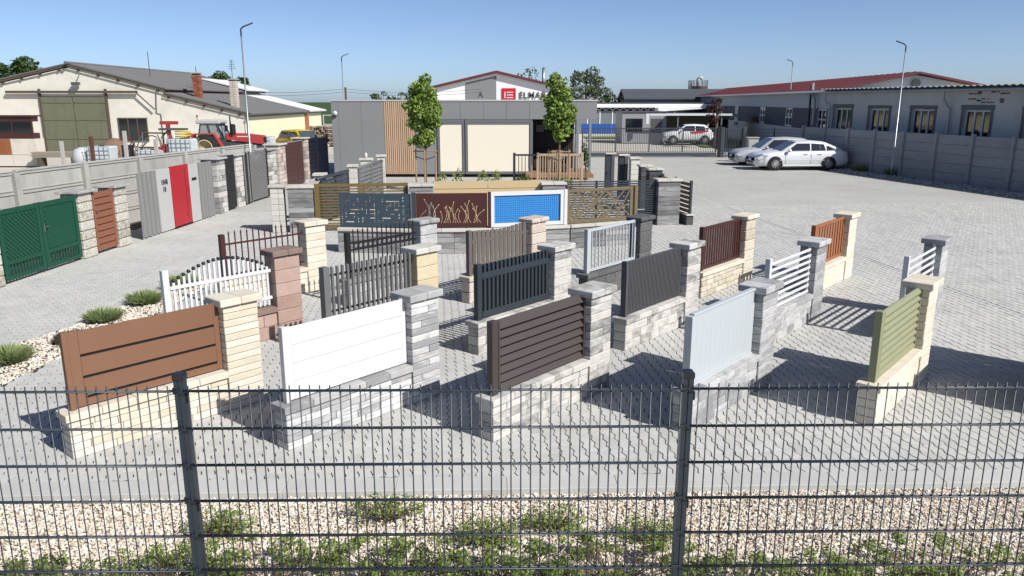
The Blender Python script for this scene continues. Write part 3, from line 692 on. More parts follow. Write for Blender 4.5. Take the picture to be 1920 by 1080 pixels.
B(t, 'base', DKB, -.1, l+.1, -.08, .12, 0, .27); B(t, 'base_cap', COPL, -.12, l+.14, -.1, .15, .2705, .31)
# ---------------------------------------------------------------- slatted gate before the deck
t = thing('timber_look_gate', 'tan two leaf gate of upright bars in front of the office deck', 'gate', (1.02, 31.0, 0)); TAN = paint('tan_coating', (190, 166, 140), .6, noise=.06)
for q in (0, .82, 1.76): B(t, 'post', TAN, q-.05, q+.05, -.05, .05, 0, 1.42)
for a, b in ((.06, .76), (.88, 1.70)):
    for z in (.12, 1.34): B(t, 'rail', TAN, a, b, -.02, .02, z-.045, z+.045)
    n = 7
    for i in range(n): x = a+.04+(b-a-.08)*i/(n-1); B(t, 'bar', TAN, x-.02, x+.02, -.015, .015, .17, 1.29, .002)
t = thing('grey_bar_panel', 'grey upright bar panel left of the tan gate', 'fence sample', (.1, 31.0, 0))
B(t, 'post', P_GREY, -.06, .04, -.05, .05, 0, 1.42); B(t, 'rail', P_GREY, .041, .84, -.02, .02, 1.3, 1.37); B(t, 'rail', P_GREY, .041, .84, -.02, .02, .12, .18)
for i in range(5): B(t, 'bar', TAN if i else P_GREY, .15+i*.13, .18+i*.13, -.015, .015, .181, 1.299, .002)
# ---------------------------------------------------------------- left side: concrete wall and gates
LA = math.atan2(.998, .058); LO = Vector((-9.62, 14.3, 0)); LE = Vector((math.cos(LA), math.sin(LA), 0)); LN = Vector((math.sin(LA), -math.cos(LA), 0))
def lp(s, n=0, z=0): return LO+LE*s+LN*n+Vector((0, 0, z))   # n > 0: towards the yard
WLA = math.atan2(1, .152)
t = thing('concrete_wall', 'weathered grey concrete panel wall with posts along the left yard edge', 'wall', (-12.2, 13.3, 0), WLA)
for i in range(8):
    s = i*2.33
    P(t, 'post', MB().prism([(-.085, -.11), (.085, -.11), (.06, .09), (-.06, .09)], 0, 1.82+random.uniform(-.02, .02), 'z').mesh('post', CONC), (s, -.03, 0))
    if i < 7:
        for j in range(4):
            z0 = .0+j*.452
            o = P(t, 'wall_panel', bx(2.2, .05, .446, CONC, .004), (s+1.165, 0, z0+.224)); P(o, 'rib', bx(2.2, .03, .05, CONC, .008), (0, -.035, .195)); P(o, 'rib', bx(2.2, .018, .03, CONC, .006), (0, -.031, -.185))
        P(t, 'top_rail', bx(2.2, .12, .05, CONC, .01), (s+1.165, 0, 1.838))
def sgate(name, label, s, cat='gate', n=0): return thing(name, label, cat, lp(s, n), LA)
GP = 'rough stone pillars along the left gates'
def rpillar(label, s, w, h, n=0, mat=ROUGHW, cap=SLAB, courses=7, dep=.42, grp=GP, lens=(.9,), ch=.018):
    p = lp(s+w/2, n-dep/2+.05); return pillar('stone_pillar', label, p.x, p.y, LA, w, dep, h, mat, cap, courses, list(lens), grp, ch=ch, cap=.055, over=.07, gap=.01, capn='cap_slab', split=1)
rpillar('rough white stone pillar at the left picture edge beside the green gate', -.46, .42, 1.42)
t = sgate('green_gate', 'dark green two leaf gate with diagonal grooves and barred lower openings', 0)
for k in range(2):
    a, b = k*1.225+.01, (k+1)*1.225-.01
    for q in ((a, a+.1), (b-.1, b)): B(t, 'upright', P_GGREEN, *q, -.03, .03, .07, 1.42)
    a += .1005; b -= .1005
    B(t, 'rail', P_GGREEN, a, b, -.028, .028, .07, .15); B(t, 'rail', P_GGREEN, a, b, -.028, .028, .36, .44); B(t, 'rail', P_GGREEN, a, b, -.028, .028, 1.32, 1.415)
    B(t, 'infill_sheet', P_GGREEN, a, b, -.008, .008, .4402, 1.3198, .001)
    for i in range(11): x = a+(b-a)*(i+.5)/11; B(t, 'bar', P_GGREEN, x-.017, x+.017, -.012, .012, .1505, .3595, .002)
    n = 19; dx = .5; w_ = b-a; h = .86
    for i in range(n):
        c = -w_+i*(2*w_)/n+.05
        # diagonal boards clipped to the infill, leaning outward from the meeting line
        pts = []
        for s_ in np.linspace(0, 1, 60):
            x, z = c+s_*.95, s_*h*.98
            if .02 < x < w_-.02: pts.append((x, z))
        if len(pts) < 6: continue
        (xa, za), (xb, zb) = pts[0], pts[-1]
        if k == 0: xa, xb = w_-xa, w_-xb
        P(t, 'diagonal_board', MB().beam((a+xa, -.014, .45+za), (a+xb, -.014, .45+zb), .011, .055 if k else .055, (0, 0, 1)).mesh('diagonal_board', P_GGREEN))
P(t, 'handle', MB().tube([(1.30, -.03, .92), (1.30, -.075, .92), (1.38, -.075, .92)], .011, 8).mesh('handle', FASTEN)); B(t, 'lock_plate', FASTEN, 1.275, 1.32, -.036, -.0302, .82, .96, .004)
rpillar('rough white stone pillar between green and terracotta gates', 2.5, .5, 1.44)
t = sgate('terracotta_gate', 'terracotta brown pedestrian gate with eight horizontal boards', 3.05)
for q in ((0, .06), (.74, .82)): B(t, 'upright', P_TERRA, *q, -.03, .03, .07, 1.42)
for i in range(9): B(t, 'board', P_TERRA, .0605, .7395, -.02, .015, .07+i*.15, .07+i*.15+.128, .004)
B(t, 'backing_plate', paint('terracotta_dark', (84, 52, 40), .6), .0605, .7395, .018, .026, .08, 1.40, .001); P(t, 'handle', MB().tube([(.05, -.03, .98), (.05, -.07, .98), (.12, -.07, .98)], .01, 8).mesh('handle', FASTEN))
rpillar('rough white stone pillar between terracotta gate and corrugated sheet', 3.92, .5, 1.42)
# corrugated sheet wall with the red door
t = sgate('sheet_wall', 'grey corrugated sheet wall with pale panels and house number around the red door', 4.95, 'wall')
def corr(a, b):
    n = 90; top = []; p = .21
    for i in range(n+1):
        x = a+(b-a)*i/n; k = ((x-a) % p)/p; y = -.035 if k < .38 else (-.035+.05*(k-.38)/.14 if k < .52 else (.015 if k < .86 else .015-.05*(k-.86)/.14)); top.append((x, y))
    m = MB(); z0, z1 = .03, 1.66
    m.v = [(x, y, z) for x, y in top for z in (z0, z1)]; m.f = [(2*i, 2*i+2, 2*i+3, 2*i+1) for i in range(n)]
    o = P(t, 'corrugated_sheet', m.mesh('corrugated_sheet', P_SHEET)); md = o.modifiers.new('thickness', 'SOLIDIFY'); md.thickness = .004
corr(0, 1.0); corr(3.36, 4.28)
B(t, 'pale_panel', P_PALE, 1.01, 1.70, -.03, .02, .03, 1.66); B(t, 'pale_panel', P_PALE, 2.77, 3.35, -.03, .02, .03, 1.66)
for q, z, tx in ((1.18, 1.25, '1048'), (1.24, 1.06, '10')): P(t, 'house_number', text_mesh(tx, .2, P_BLACK, .006, sx=.8), (q, -.037, z))
B(t, 'letter_slot', BLK, 2.93, 3.22, -.036, -.0303, 1.2, 1.28, .003)
d = B(t, 'door', P_RED, 1.71, 2.67, -.05, .0, .06, 1.69, .004, label='bright red flush door with a long black grip groove')
P(d, 'door_jamb', bx(.09, .065, 1.63, P_RED), (.5255, .0225, 0)); P(d, 'grip_groove', bx(.017, .004, 1.38, BLK, .001), (.31, -.0272, .035)); P(d, 'threshold', bx(1.05, .07, .055, BLK), (.045, .02, -.845))
P(d, 'handle', MB().tube([(.42, -.025, .075), (.42, -.065, .075), (.42, -.065, .225), (.42, -.025, .225)], .01, 8).mesh('handle', P_RED))
# pillars, black gate, louvre panels further on
LG = 'layered white stone pillars along the left gates'
WL = stone('white_layered_stone', [(140, 139, 137), (188, 186, 181), (216, 213, 207), (204, 200, 194)], .8, .5, 4, (1, 1, 3), .6, 20, bd=.02)
rpillar('layered white stone pillar right of the corrugated sheet', 9.55, .6, 1.66, 0, WL, COPG, 10, .5, LG, (.3, .2), .008)
t = sgate('black_gate', 'narrow black upright slat gate between two white stone pillars', 10.2)
B(t, 'backing_sheet', P_BLACK, 0, .72, 0, .02, .06, 1.74)
for i in range(8): B(t, 'slat', P_BLACK, .005+i*.09, .078+i*.09, -.025, -.001, .06, 1.74, .003)
rpillar('layered white stone pillar between the black gate and the striped slats', 10.98, .55, 1.68, 0, WL, COPG, 10, .5, LG, (.3, .2), .008)
t = sgate('slat_panel', 'black and grey upright slat strip beside the fine grey louvre', 11.56, 'fence sample')
for i, mt in enumerate((P_BLACK, P_SHEET, P_BLACK, P_BLACK, P_SHEET, P_BLACK)): B(t, 'slat', mt, i*.11, i*.11+.1, -.03, .0, .06, 1.74, .004)
t = sgate('fine_louvre', 'tall panel of fine grey louvre slats under the left lamp post', 12.24, 'fence sample')
for i in range(39): P(t, 'slat', bx(1.5, .04, .006, P_SHEET, .001), (.75, 0, .1+i*.0425), (R(50), 0, 0))
B(t, 'upright', P_BLACK, 1.5005, 1.56, -.04, .04, .05, 1.76); B(t, 'upright', P_SHEET, -.04, -.0005, -.04, .04, .05, 1.76)
rpillar('layered grey stone pillar with a door bell right of the fine louvre', 13.85, .8, 1.68, 0, WL, COPG, 11, .5, LG, (.3, .22), .008)
rpillar('rose white stone pillar left of the brown panel gate', 15.6, .8, 1.76, -.25, stone('rose_white_stone', [(150, 138, 130), (186, 170, 160), (206, 196, 188)], .8, .4, 4, (1, 1, 2), .5), COPL, 11, .5, LG, (.3, .22), .008)
t = sgate('brown_panel_gate', 'dark brown gate of wide boards with pale joints in two columns', 16.55, 'gate', -.25)
BJ = paint('pale_joint', (190, 176, 166), .6)
B(t, 'backing_sheet', BJ, 0, 2.1, .012, .03, .05, 1.82)
for k in range(2):
    for i in range(8): B(t, 'board', P_MAROON, k*1.3+.01, (1.28 if k == 0 else 2.09), -.01, .0118, .06+i*.22, .06+i*.22+.205, .003)
rpillar('rose white stone pillar right of the brown panel gate', 18.75, .55, 1.86, -.25, bpy.data.materials['rose_white_stone'], COPL, 11, .5, LG, (.3, .22), .008)
NAVY = paint('navy_black_board', (24, 28, 42), .4, noise=.1)
t = thing('dark_board_gate', 'tall navy black gate of wide horizontal boards beside the office', 'gate', (-9.1, 34.4, 0), R(72)); 
for k in range(2):
    for q in ((k*.95, k*.95+.07), (k*.95+.87, k*.95+.94)): B(t, 'upright', NAVY, *q, -.03, .03, .06, 2.1+.08*math.sin(k*1.6)-.25)
    for i in range(9): P(t, 'board', bx(.8, .02, .2, NAVY, .003), (k*.95+.47, 0, .2+i*.19), (R(14), 0, 0))
# ---------------------------------------------------------------- lamp posts
def lamp(label, x, y, arm, h=6.0):
    t = thing('lamp_post', label, 'lamp post', (x, y, 0), arm, 'slim grey yard lamp posts')
    P(t, 'pole', MB().tube([(0, 0, 0), (0, 0, .9), (0, 0, .92), (0, 0, h-.3)], [.045, .045, .032, .024], 10).mesh('pole', GALV, True))
    P(t, 'bracket', MB().tube([(0, 0, h-.32), (0, 0, h-.08), (.08, 0, h)], .03, 8).mesh('bracket', P_ANTH)); B(t, 'lamp_head', P_ANTH, .05, .42, -.07, .07, -.02, .02, .012).matrix_basis = Matrix.Translation((.25, 0, h+.07)) @ Matrix.Rotation(R(-22), 4, 'Y')
    P(t, 'base_plate', bx(.26, .26, .02, GALV), (0, 0, .012))
lamp('slim grey lamp post rising behind the fine grey louvre at the left', -9.55, 28.6, R(15), 5.95)
lamp('far slim lamp post behind the grey office', -10.05, 47.5, R(20), 6.0)
lamp('slim lamp post in front of the old concrete wall at the right', 17.35, 35.6, R(165), 5.85)
lamp('far slim lamp post before the long red roofed building', 19.9, 57, R(170), 6.15)
# ---------------------------------------------------------------- office
OG = paint('office_grey_panel', (138, 139, 141), .5, noise=.03, ns=.7, var=.02)
OGD = paint('office_frame_grey', (112, 113, 116), .5, noise=.03)
TIMB = paint('cladding_timber', (204, 172, 142), .7, noise=.16, ns=3, var=.09, stretch=(5, 5, .6), hue=0)
TIMD = paint('dark_cladding', (52, 44, 42), .7, noise=.1)
SCREEN = paint('cream_screen_fabric', (244, 236, 216), .8, noise=.015)
DECK = paint('deck_board', (148, 114, 86), .8, noise=.15, ns=5, var=.06)
OY = 35.9
t = thing('office_building', 'flat roofed grey panel office with timber slats and cream window screens', 'building', (0, OY, 0))
B(t, 'wall', OGD, -8.14, .95, .06, 6, .13, 3.38, .01); B(t, 'wall', TIMD, .951, 2.98, 2.0, 6, .13, 3.38, .01); B(t, 'base', BLK, -8.05, .9, .15, 5.9, 0, .129, .01)
xs = [-8.18, -7.86, -6.83, -5.80]
for a, b in zip(xs[:-1], xs[1:]): B(t, 'wall_panel', OG, a, b-.008, 0, .058, .14, 3.40, .004)
for i in range(15): x = -5.79+i*.0915; B(t, 'timber_slat', TIMB, x, x+.062, -.012, .03, .14, 3.40, .003)
B(t, 'slat_backing', paint('cladding_backing_board', (112, 86, 66), .8), -5.795, -4.44, .031, .058, .14, 3.40, .002)  # brown board showing between the timber slats
B(t, 'wall_panel', OG, -4.425, -3.42, 0, .058, .14, 2.60, .004)
x = -4.425
while x < 3.80:
    e = min(x+1.045, 3.85); B(t, 'fascia_panel', OG, x, e-.008, 0, .058, 2.61, 3.40, .004); x = e
B(t, 'roof_edge', P_PALE, -8.22, 3.89, -.03, 6.05, 3.402, 3.47, .004); B(t, 'roof_slab', OGD, .96, 3.85, .06, 1.99, 2.62, 3.38, .004); B(t, 'roof_slab', OGD, 2.99, 3.85, 2.0, 6, 2.62, 3.38, .004)
B(t, 'side_panel', OG, -8.185, -8.142, .07, 6, .14, 3.40, .004)
for a, b in ((-3.40, -2.17), (-2.13, .90)):
    for q in ((a, a+.09), (b-.09, b)): B(t, 'window_frame', OGD, *q, -.05, .057, .14, 2.60)
    for q in ((.14, .26), (2.46, 2.60)): B(t, 'window_frame', OGD, a+.0905, b-.0905, -.05, .057, *q)
    B(t, 'window_pane', GLASS, a+.09, b-.09, .02, .04, .26, 2.46, .002); B(t, 'sun_screen', SCREEN, a+.11, b-.11, -.012, -.004, .262, 2.42, .001)
    B(t, 'screen_box', OGD, a+.0905, b-.0905, -.046, .018, 2.40, 2.459)
for i in range(22): B(t, 'dark_slat', TIMD, .97+i*.0905, 1.03+i*.0905, 1.95, 1.999, .26, 2.615, .003)
for i in range(9): B(t, 'deck_board', DECK, .62, 3.62, -1.2+i*.35, -.86+i*.35, .2, .24, .004)
B(t, 'deck_edge', DECK, .6, 3.64, -1.24, -1.205, .08, .239, .004)
for x in (3.5, 2.93): B(t, 'porch_post', GALV, x, x+.11, -.05, .06, .241, 2.609)
B(t, 'fabric_roll', P_WHITE, 2.86, 2.925, .1, .16, .242, 2.6)
pl = B(t, 'wall_sign', P_GREY, 1.16, 1.52, 1.92, 1.949, 1.98, 2.3, .003)
for q in ((-.1, -.075, -.1, .1), (-.05, .1, .06, .085), (-.05, .1, -.012, .012), (-.05, .1, -.085, -.06)): B(pl, 'sign_mark', OGD, q[0], q[1], -.022, -.0152, q[2], q[3], .001)
P(t, 'camera_head', MB().lathe([(.09, 0), (.1, .06), (.07, .13), (.01, .16)], 10, (0, 0, 0), 'y').mesh('camera_head', P_WHITE, True), (-7.98, -.2, 2.88)); B(t, 'camera_bracket', P_DGREY, -8.06, -7.94, -.08, -.001, 2.72, 2.86)
t = thing('garden_chair', 'dark woven armchair with a tan cushion on the office deck', 'chair', (2.12, OY-.1, .24), R(10))
WK = paint('woven_dark', (46, 38, 34), .8, noise=.2, ns=30)
B(t, 'seat', WK, -.32, .32, -.3, .3, .2, .4, .02); B(t, 'back_cushion', P_OLIVE, -.28, .28, .2, .34, .402, .98, .03); 
for s in (-1, 1): B(t, 'armrest', WK, s*.36-.035, s*.36+.035, -.3, .3, .08, .62, .01)
for a in (-.28, .28):
    for b in (-.26, .26): B(t, 'leg', WK, a-.03, a+.03, b-.03, b+.03, 0, .199)
t = thing('garden_sofa', 'dark woven sofa against the porch wall', 'sofa', (1.45, OY+1.2, .24))
B(t, 'seat', WK, -.45, .6, -.3, .3, .05, .42, .03); B(t, 'backrest', WK, -.45, .6, .22, .34, .421, .85, .03)
for s in (-.5, .65): B(t, 'armrest', WK, s-.045, s+.045, -.3, .34, .05, .65, .02)
# ---------------------------------------------------------------- white hall behind the office
REDR = paint('oxide_red_roof', (108, 46, 54), .6, noise=.06, ns=2); HALLW = paint('hall_white', (250, 251, 251), .6, noise=.02)
t = thing('white_hall', 'white gabled hall with red roof edge and red square logo behind the office', 'building', (0, 75, 0))
ax, hw_, ez, az = -1.45, 6.65, 4.45, 5.95
P(t, 'gable_wall', MB().prism([(ax-hw_, 0), (ax+hw_, 0), (ax+hw_, ez), (ax, az), (ax-hw_, ez)], 0, 30, 'y').mesh('gable_wall', HALLW))
for s in (-1, 1):
    P(t, 'roof_slope', MB().prism([(ax, az+.02), (ax+s*(hw_+.35), ez-.08+.02), (ax+s*(hw_+.35), ez+.12), (ax, az+.24)], -.45, 30.3, 'y').mesh('roof_slope', REDR))
    P(t, 'verge_board', MB().prism([(ax, az-.2), (ax+s*(hw_+.3), ez-.27), (ax+s*(hw_+.3), ez-.08), (ax, az+.0)], -.1, -.005, 'y').mesh('verge_board', HALLW))
P(t, 'grey_panel', MB().prism([(-4.35, 2), (-1.47, 2), (-1.47, az-.24), (-4.35, az-.24-2.9*.2256)], -.06, -.004, 'y').mesh('grey_panel', OG))
P(t, 'lettering', text_mesh('A', .72, P_DGREY, .02, sx=.95), (-3.18, -.085, 3.78))
LR = paint('logo_red', (206, 24, 52), .5, noise=.01)
lg = B(t, 'logo_plate', LR, -.95, .36, -.1, -.004, 3.42, 4.6, .005)
for q in ((-.42, -.32, -.32, .26), (-.2, .4, .17, .26), (-.2, .4, -.075, .015), (-.2, .4, -.32, -.23)): B(lg, 'logo_bar', P_WHITE, q[0], q[1], -.075, -.0485, q[2], q[3], .001)
tm = text_mesh('ELMAR', .84, P_DGREY, .02, bold=.006); wx = max(v.co.x for v in tm.vertices); tm.transform(Matrix.Scale(2.58/wx, 4, (1, 0, 0))); P(t, 'lettering', tm, (.66, -.085, 3.69))
P(t, 'flue_pipe', MB().tube([(3.35, 10, 4.2), (3.35, 10, 6.7)], .17, 10).mesh('flue_pipe', GALV, True)); P(t, 'flue_cap', MB().lathe([(.1, 0), (.22, .05), (.02, .22)], 10).mesh('flue_cap', GALV), (3.35, 10, 6.72))
# ---------------------------------------------------------------- barn
PLAST = paint('cream_plaster', (232, 228, 214), .9, noise=.1, ns=.9, dirt=.26, bump=.15, bs=20); ROOFG = paint('fibre_cement_roof', (112, 112, 112), .9, noise=.28, ns=4, stretch=(6, .6, 1), bump=.4, bs=8, dirt=.2)
ROOFW = paint('sunlit_white_roof', (214, 216, 216), .7, noise=.04); OLIVD = paint('olive_door', (114, 114, 94), .8, noise=.16, ns=2.2, dirt=.25, stretch=(3, 3, .8)); TIMO = paint('old_timber', (92, 80, 68), .9, noise=.2, ns=8)  # ROOFW: sunlit look of the far roof strip put into the colour
BRK = stone('red_brick', [(132, 78, 58), (156, 92, 66), (172, 110, 82)], .8, .3, 6, (1, 1, 1), .4)
BY = 56
t = thing('barn', 'cream plastered barn with grey roof, large olive double door and brick chimneys', 'barn', (0, BY, 0))
P(t, 'wall', MB().prism([(-42, 0), (-18.95, 0), (-18.95, 2.5), (-24.5, 3.85), (-24.5, 4.12), (-30.83, 5.72), (-42, 3.3)], 0, 22, 'y').mesh('wall', PLAST))
P(t, 'side_wall', MB().box(-18.97, -18.75, .4, 21.8, 0, 2.3).mesh('side_wall', paint('pale_yellow_plaster', (232, 230, 196), .9, noise=.05, ns=1)))
def wavy(x0, z0, x1, z1, y0, y1, mat, name, th=.09, pitch=.35):
    n = int((y1-y0)/pitch*4); V = []; 
    for i in range(n+1):
        y = y0+(y1-y0)*i/n; d = .028*math.cos(math.pi*i/2)
        V += [(x0, y, z0+d), (x1, y, z1+d), (x0, y, z0+d-th), (x1, y, z1+d-th)]
    V = np.array(V); F = []
    for i in range(n):
        a = 4*i; F += [(a, a+1, a+5, a+4), (a+2, a+6, a+7, a+3), (a, a+4, a+6, a+2), (a+1, a+3, a+7, a+5)]
    F += [(0, 2, 3, 1), (4*n, 4*n+1, 4*n+3, 4*n+2)]
    return P(t, name, npmesh(name, V, [np.array(F)], mat))
wavy(-30.83, 5.98, -24.2, 4.28, -.2, 22.4, ROOFG, 'roof'); wavy(-30.83, 5.99, -42.5, 3.45, -.2, 22.4, ROOFG, 'roof')
wavy(-24.4, 4.02, -18.35, 2.58, -.2, 16, ROOFG, 'lean_to_roof'); wavy(-24.4, 4.02, -18.35, 2.58, 16.0, 22.5, ROOFW, 'lean_to_roof'); wavy(-28, 5.4, -23.9, 4.42, 16, 22.6, ROOFW, 'roof')
P(t, 'ridge_cap', MB().tube([(-30.83, -.5, 6.0), (-30.83, 22.4, 6.0)], .1, 8).mesh('ridge_cap', ROOFG))
B(t, 'clerestory_band', paint('red_brown_band', (112, 66, 58), .9, noise=.25, ns=3), -24.49, -24.38, .2, 16, 3.9, 4.25)
for i in range(13):
    x = -41.0+i*1.35; z = 5.66-(abs(x+30.83))*(.2165 if x < -30.83 else .2525)
    if x > -24.6: break
    B(t, 'rafter_end', TIMO, x-.07, x+.07, -.18, -.001, z-.05, z+.12)
for i in range(5): x = -24.1+i*1.22; z = 3.76-(x+24.5)*.242; B(t, 'rafter_end', TIMO, x-.06, x+.06, -.18, -.001, z-.05, z+.1)
P(t, 'verge_board', MB().prism([(-30.83, 5.76), (-24.25, 4.07), (-24.25, 4.18), (-30.83, 5.88)], -.24, -.205, 'y').mesh('verge_board', TIMO)); P(t, 'verge_board', MB().prism([(-24.4, 3.83), (-18.4, 2.39), (-18.4, 2.49), (-24.4, 3.93)], -.24, -.205, 'y').mesh('verge_board', TIMO)); P(t, 'verge_board', MB().prism([(-30.83, 5.76), (-42.4, 3.24), (-42.4, 3.36), (-30.83, 5.88)], -.24, -.205, 'y').mesh('verge_board', TIMO))
for a, b in ((-33.1, -30.9), (-30.85, -28.55)):
    d = B(t, 'door_leaf', OLIVD, a, b, -.1, -.02, -.05, 3.72)
    for z in (-1.0, .3, 1.5): P(d, 'door_ledge', bx(b-a-.1, .03, .1, OLIVD), (0, -.056, z))
B(t, 'door_rail', TIMO, -35.4, -26.2, -.3, -.15, 3.95, 4.12); 
for x in (-33.15, -28.5): B(t, 'door_post', TIMO, x-.07, x+.07, -.14, -.001, 0, 4.25)
P(t, 'brace', MB().beam((-26.3, -.25, 4.0), (-25.1, -.25, 2.85), .07).mesh('brace', TIMO))
wd = B(t, 'window', GLASS, -27.85, -25.85, -.03, -.002, .7, 2.2)
for x in (-1.0, -.33, .33, 1.0): P(wd, 'window_bar', bx(.07, .05, 1.56, TIMO), (x, -.03, 0))
for z in (-.78, .78): P(wd, 'window_bar', bx(2.1, .05, .08, TIMO), (0, -.031, z))
P(t, 'flood_light', bx(.5, .3, .2, P_DGREY), (-30.4, -.3, 4.6)); P(t, 'flood_arm', MB().tube([(-30.2, -.05, 5.2), (-30.3, -.35, 4.75)], .03, 6).mesh('flood_arm', P_DGREY))
for x, y, w_, z0, z1, bm, lb in ((-22.9, 2.2, .5, 3.3, 5.35, BRK, 'red brick chimney'), (-20.2, 2.0, .5, 2.6, 4.9, paint('pale_render', (206, 196, 182), .9, noise=.1, var=.06), 'pale rendered chimney')):
    c = B(t, 'chimney', MORTAR, x-w_/2+.02, x+w_/2-.02, y-w_/2+.02, y+w_/2-.02, z0, z1, .004, label=lb); n = int((z1-z0)/.16)
    for i in range(n):
        for s in (-1, 1): P(c, 'brick', bx(w_/2-.02, w_, .14, bm, .006), (s*w_/4, random.uniform(-.006, .006), -(z1-z0)/2+.16*(i+.5)))
    P(c, 'chimney_cap', bx(w_+.14, w_+.14, .08, CONC), (0, 0, (z1-z0)/2+.05))
m = MB().tube([(-20.35, 2.3, 4.9), (-20.35, 2.3, 6.3)], .025, 5)
for i, z in enumerate((5.7, 5.85, 6.0, 6.15, 6.28)): m.tube([(-20.6+.03*i, 2.3, z), (-20.05-.03*i, 2.3, z)], .014, 4)
P(t, 'aerial', m.mesh('aerial', P_DGREY))
for x, y, h in ((-28.0, 6, 7.1), (-25.2, 8, 6.1)): P(t, 'lightning_rod', MB().tube([(x, y, 4.6), (x, y, h)], .03, 5).mesh('lightning_rod', P_DGREY))
P(t, 'satellite_dish', MB().lathe([(.02, 0), (.2, .06), (.3, .16), (.29, .16), (.18, .08)], 12, (0, 0, 0), 'y').mesh('satellite_dish', P_WHITE, True), (-24.2, 5, 5.2))
P(t, 'downpipe', MB().tube([(-18.6, -.3, 2.4), (-18.7, -.15, 2.1), (-18.75, -.12, 0)], .06, 7).mesh('downpipe', GALV)); P(t, 'wall_conduit', MB().tube([(-25.0, -.03, 3.9), (-25.1, -.03, 2.6), (-24.8, -.03, 2.5), (-24.8, -.03, .2)], .035, 5).mesh('wall_conduit', P_DGREY))
B(t, 'wall_pier', BRK, -18.74, -18.5, 15.6, 16.1, 0, 2.3)
RUSTW = paint('rusty_white_sheet', (222, 214, 202), .8, noise=.1, ns=2, dirt=.45)
t = thing('rusty_shed', 'white sheet shed with rust stains and maroon window band at the left edge', 'shed', (-28.4, 42, 0))
B(t, 'wall', RUSTW, -2.5, 3.0, 0, .7, 0, 1.45); B(t, 'window_band', P_MAROON, -2.5, 2.85, .05, .65, 1.451, 1.75); B(t, 'window_band', P_MAROON, -2.5, 2.85, .05, .65, 2.35, 2.6)
for i in range(5): B(t, 'window_pane', GLASS, -2.45+i*1.06, -1.47+i*1.06, .06, .1, 1.751, 2.349); B(t, 'mullion', P_MAROON, -1.465+i*1.06, -1.395+i*1.06, .05, .14, 1.751, 2.349)
B(t, 'roof', P_MAROON, -2.7, 2.95, -.05, .8, 2.601, 2.68); RS = paint('rust_sheet', (150, 92, 56), .9, noise=.3, ns=2)
for i, mt in enumerate((RUSTW, RUSTW, RS, RUSTW)): B(t, 'sheet', mt, -2.45+i*1.36, -1.13+i*1.36, -.03, -.002, .62, 1.449)
for i in range(4): B(t, 'sheet', RUSTW, -2.45+i*1.36, -1.13+i*1.36, -.03, -.002, .02, .6)
# ---------------------------------------------------------------- farm yard clutter
IBCP = paint('milky_plastic', (206, 216, 220), .4, noise=.06, ns=2)
def ibc(label, x, y, z0, w_=1.2, h=1.0, rot=0):
    t = thing('liquid_container', label, 'container', (x, y, z0), rot, 'caged liquid containers in the farm yard')
    B(t, 'tank', IBCP, -w_/2+.03, w_/2-.03, -.5, .5, .14, h+.1, .06)
    for zz in np.linspace(.16, h+.12, 6): 
        for yy in (-.53, .53): P(t, 'cage_bar', bx(w_, .02, .02, GALV, .002), (0, yy, zz))
    for xx in np.linspace(-w_/2, w_/2, 6):
        for yy in (-.545, .545): P(t, 'cage_bar', bx(.02, .02, h, GALV, .002), (xx, yy, .14+h/2))
    P(t, 'pallet', bx(w_+.05, 1.1, .12, GALV), (0, 0, .06)); P(t, 'lid', MB().lathe([(.13, 0), (.13, .05), (.02, .06)], 12).mesh('lid', P_BLACK), (0, 0, h+.1))
ibc('caged white container beside a torn sack, left of the rusty frames', -20.9, 40, .0, 1.2, 1.08); ibc('low caged white container half hidden behind the wall, before the barn window', -18.3, 40, -.05, 1.3, .95)
ibc('tall caged container holding yellow hose, left of the tractor', -16.75, 40, .35, 1.2, 1.1); ibc('caged white container in front of the tractor bonnet', -15.6, 49.5, -.0, 1.0, 1.1)
blobm = MB().lathe([(.2, 0), (.5, .15), (.55, .6), (.42, 1.0), (.15, 1.12)], 11).mesh('sack', paint('grey_sack', (196, 198, 200), .8, noise=.12, ns=3, bump=.6, bs=6), True)
solo('bulk_sack', blobm, 'slumped pale grey bulk sack left of the first caged container', 'sack', (-21.95, 40.1, 0))
t = thing('scrap_heap', 'tangle of rusty metal frames and bent tubes before the barn window', 'scrap', (-19.2, 41.2, 0))
rr = random.Random(5)
for i in range(16):
    x = rr.uniform(-.9, 1.3); h = rr.uniform(.9, 1.85); P(t, 'tube', MB().tube([(x, rr.uniform(-.4, .4), 0), (x+rr.uniform(-.3, .3), 0, h*.6), (x+rr.uniform(-.5, .5), rr.uniform(-.4, .4), h)], .028, 5).mesh('tube', RUSTY if i % 3 else GALV))
for z in (1.05, 1.8): P(t, 'cross_bar', MB().tube([(-.4, 0, z), (1.3, .1, z-.02)], .045, 6).mesh('cross_bar', RUSTY))
a = np.linspace(0, math.pi, 10); P(t, 'hoop', MB().tube([(.25+.42*math.cos(k), .2, 1.15+.5*math.sin(k)) for k in a], .03, 6).mesh('hoop', GALV))
for x, y, h, mt, lb in ((-20.45, 38.2, 1.75, RUSTY, 'rusty steel post beside the bulk sack'), (-18.9, 38.4, 2.0, CONC, 'grey concrete post left of the rusty frames'), (-22.6, 39.4, 1.45, CONC, 'grey concrete post at the left of the bulk sack'), (-17.6, 38.8, 1.6, CONC, 'leaning pale post before the low caged container')):
    solo('yard_post', bx(.16, .14, h, mt, .01), lb, 'post', (x, y, h/2), (R(3), R(2), 0), 'posts in the farm yard')
t = thing('red_hoist', 'red steel hoist frame with black arch behind the tall caged container', 'machine', (-19.75, 46, 0)); t.scale = (.85, .85, .95); FR_ = paint('machine_red', (168, 62, 60), .5, noise=.1)
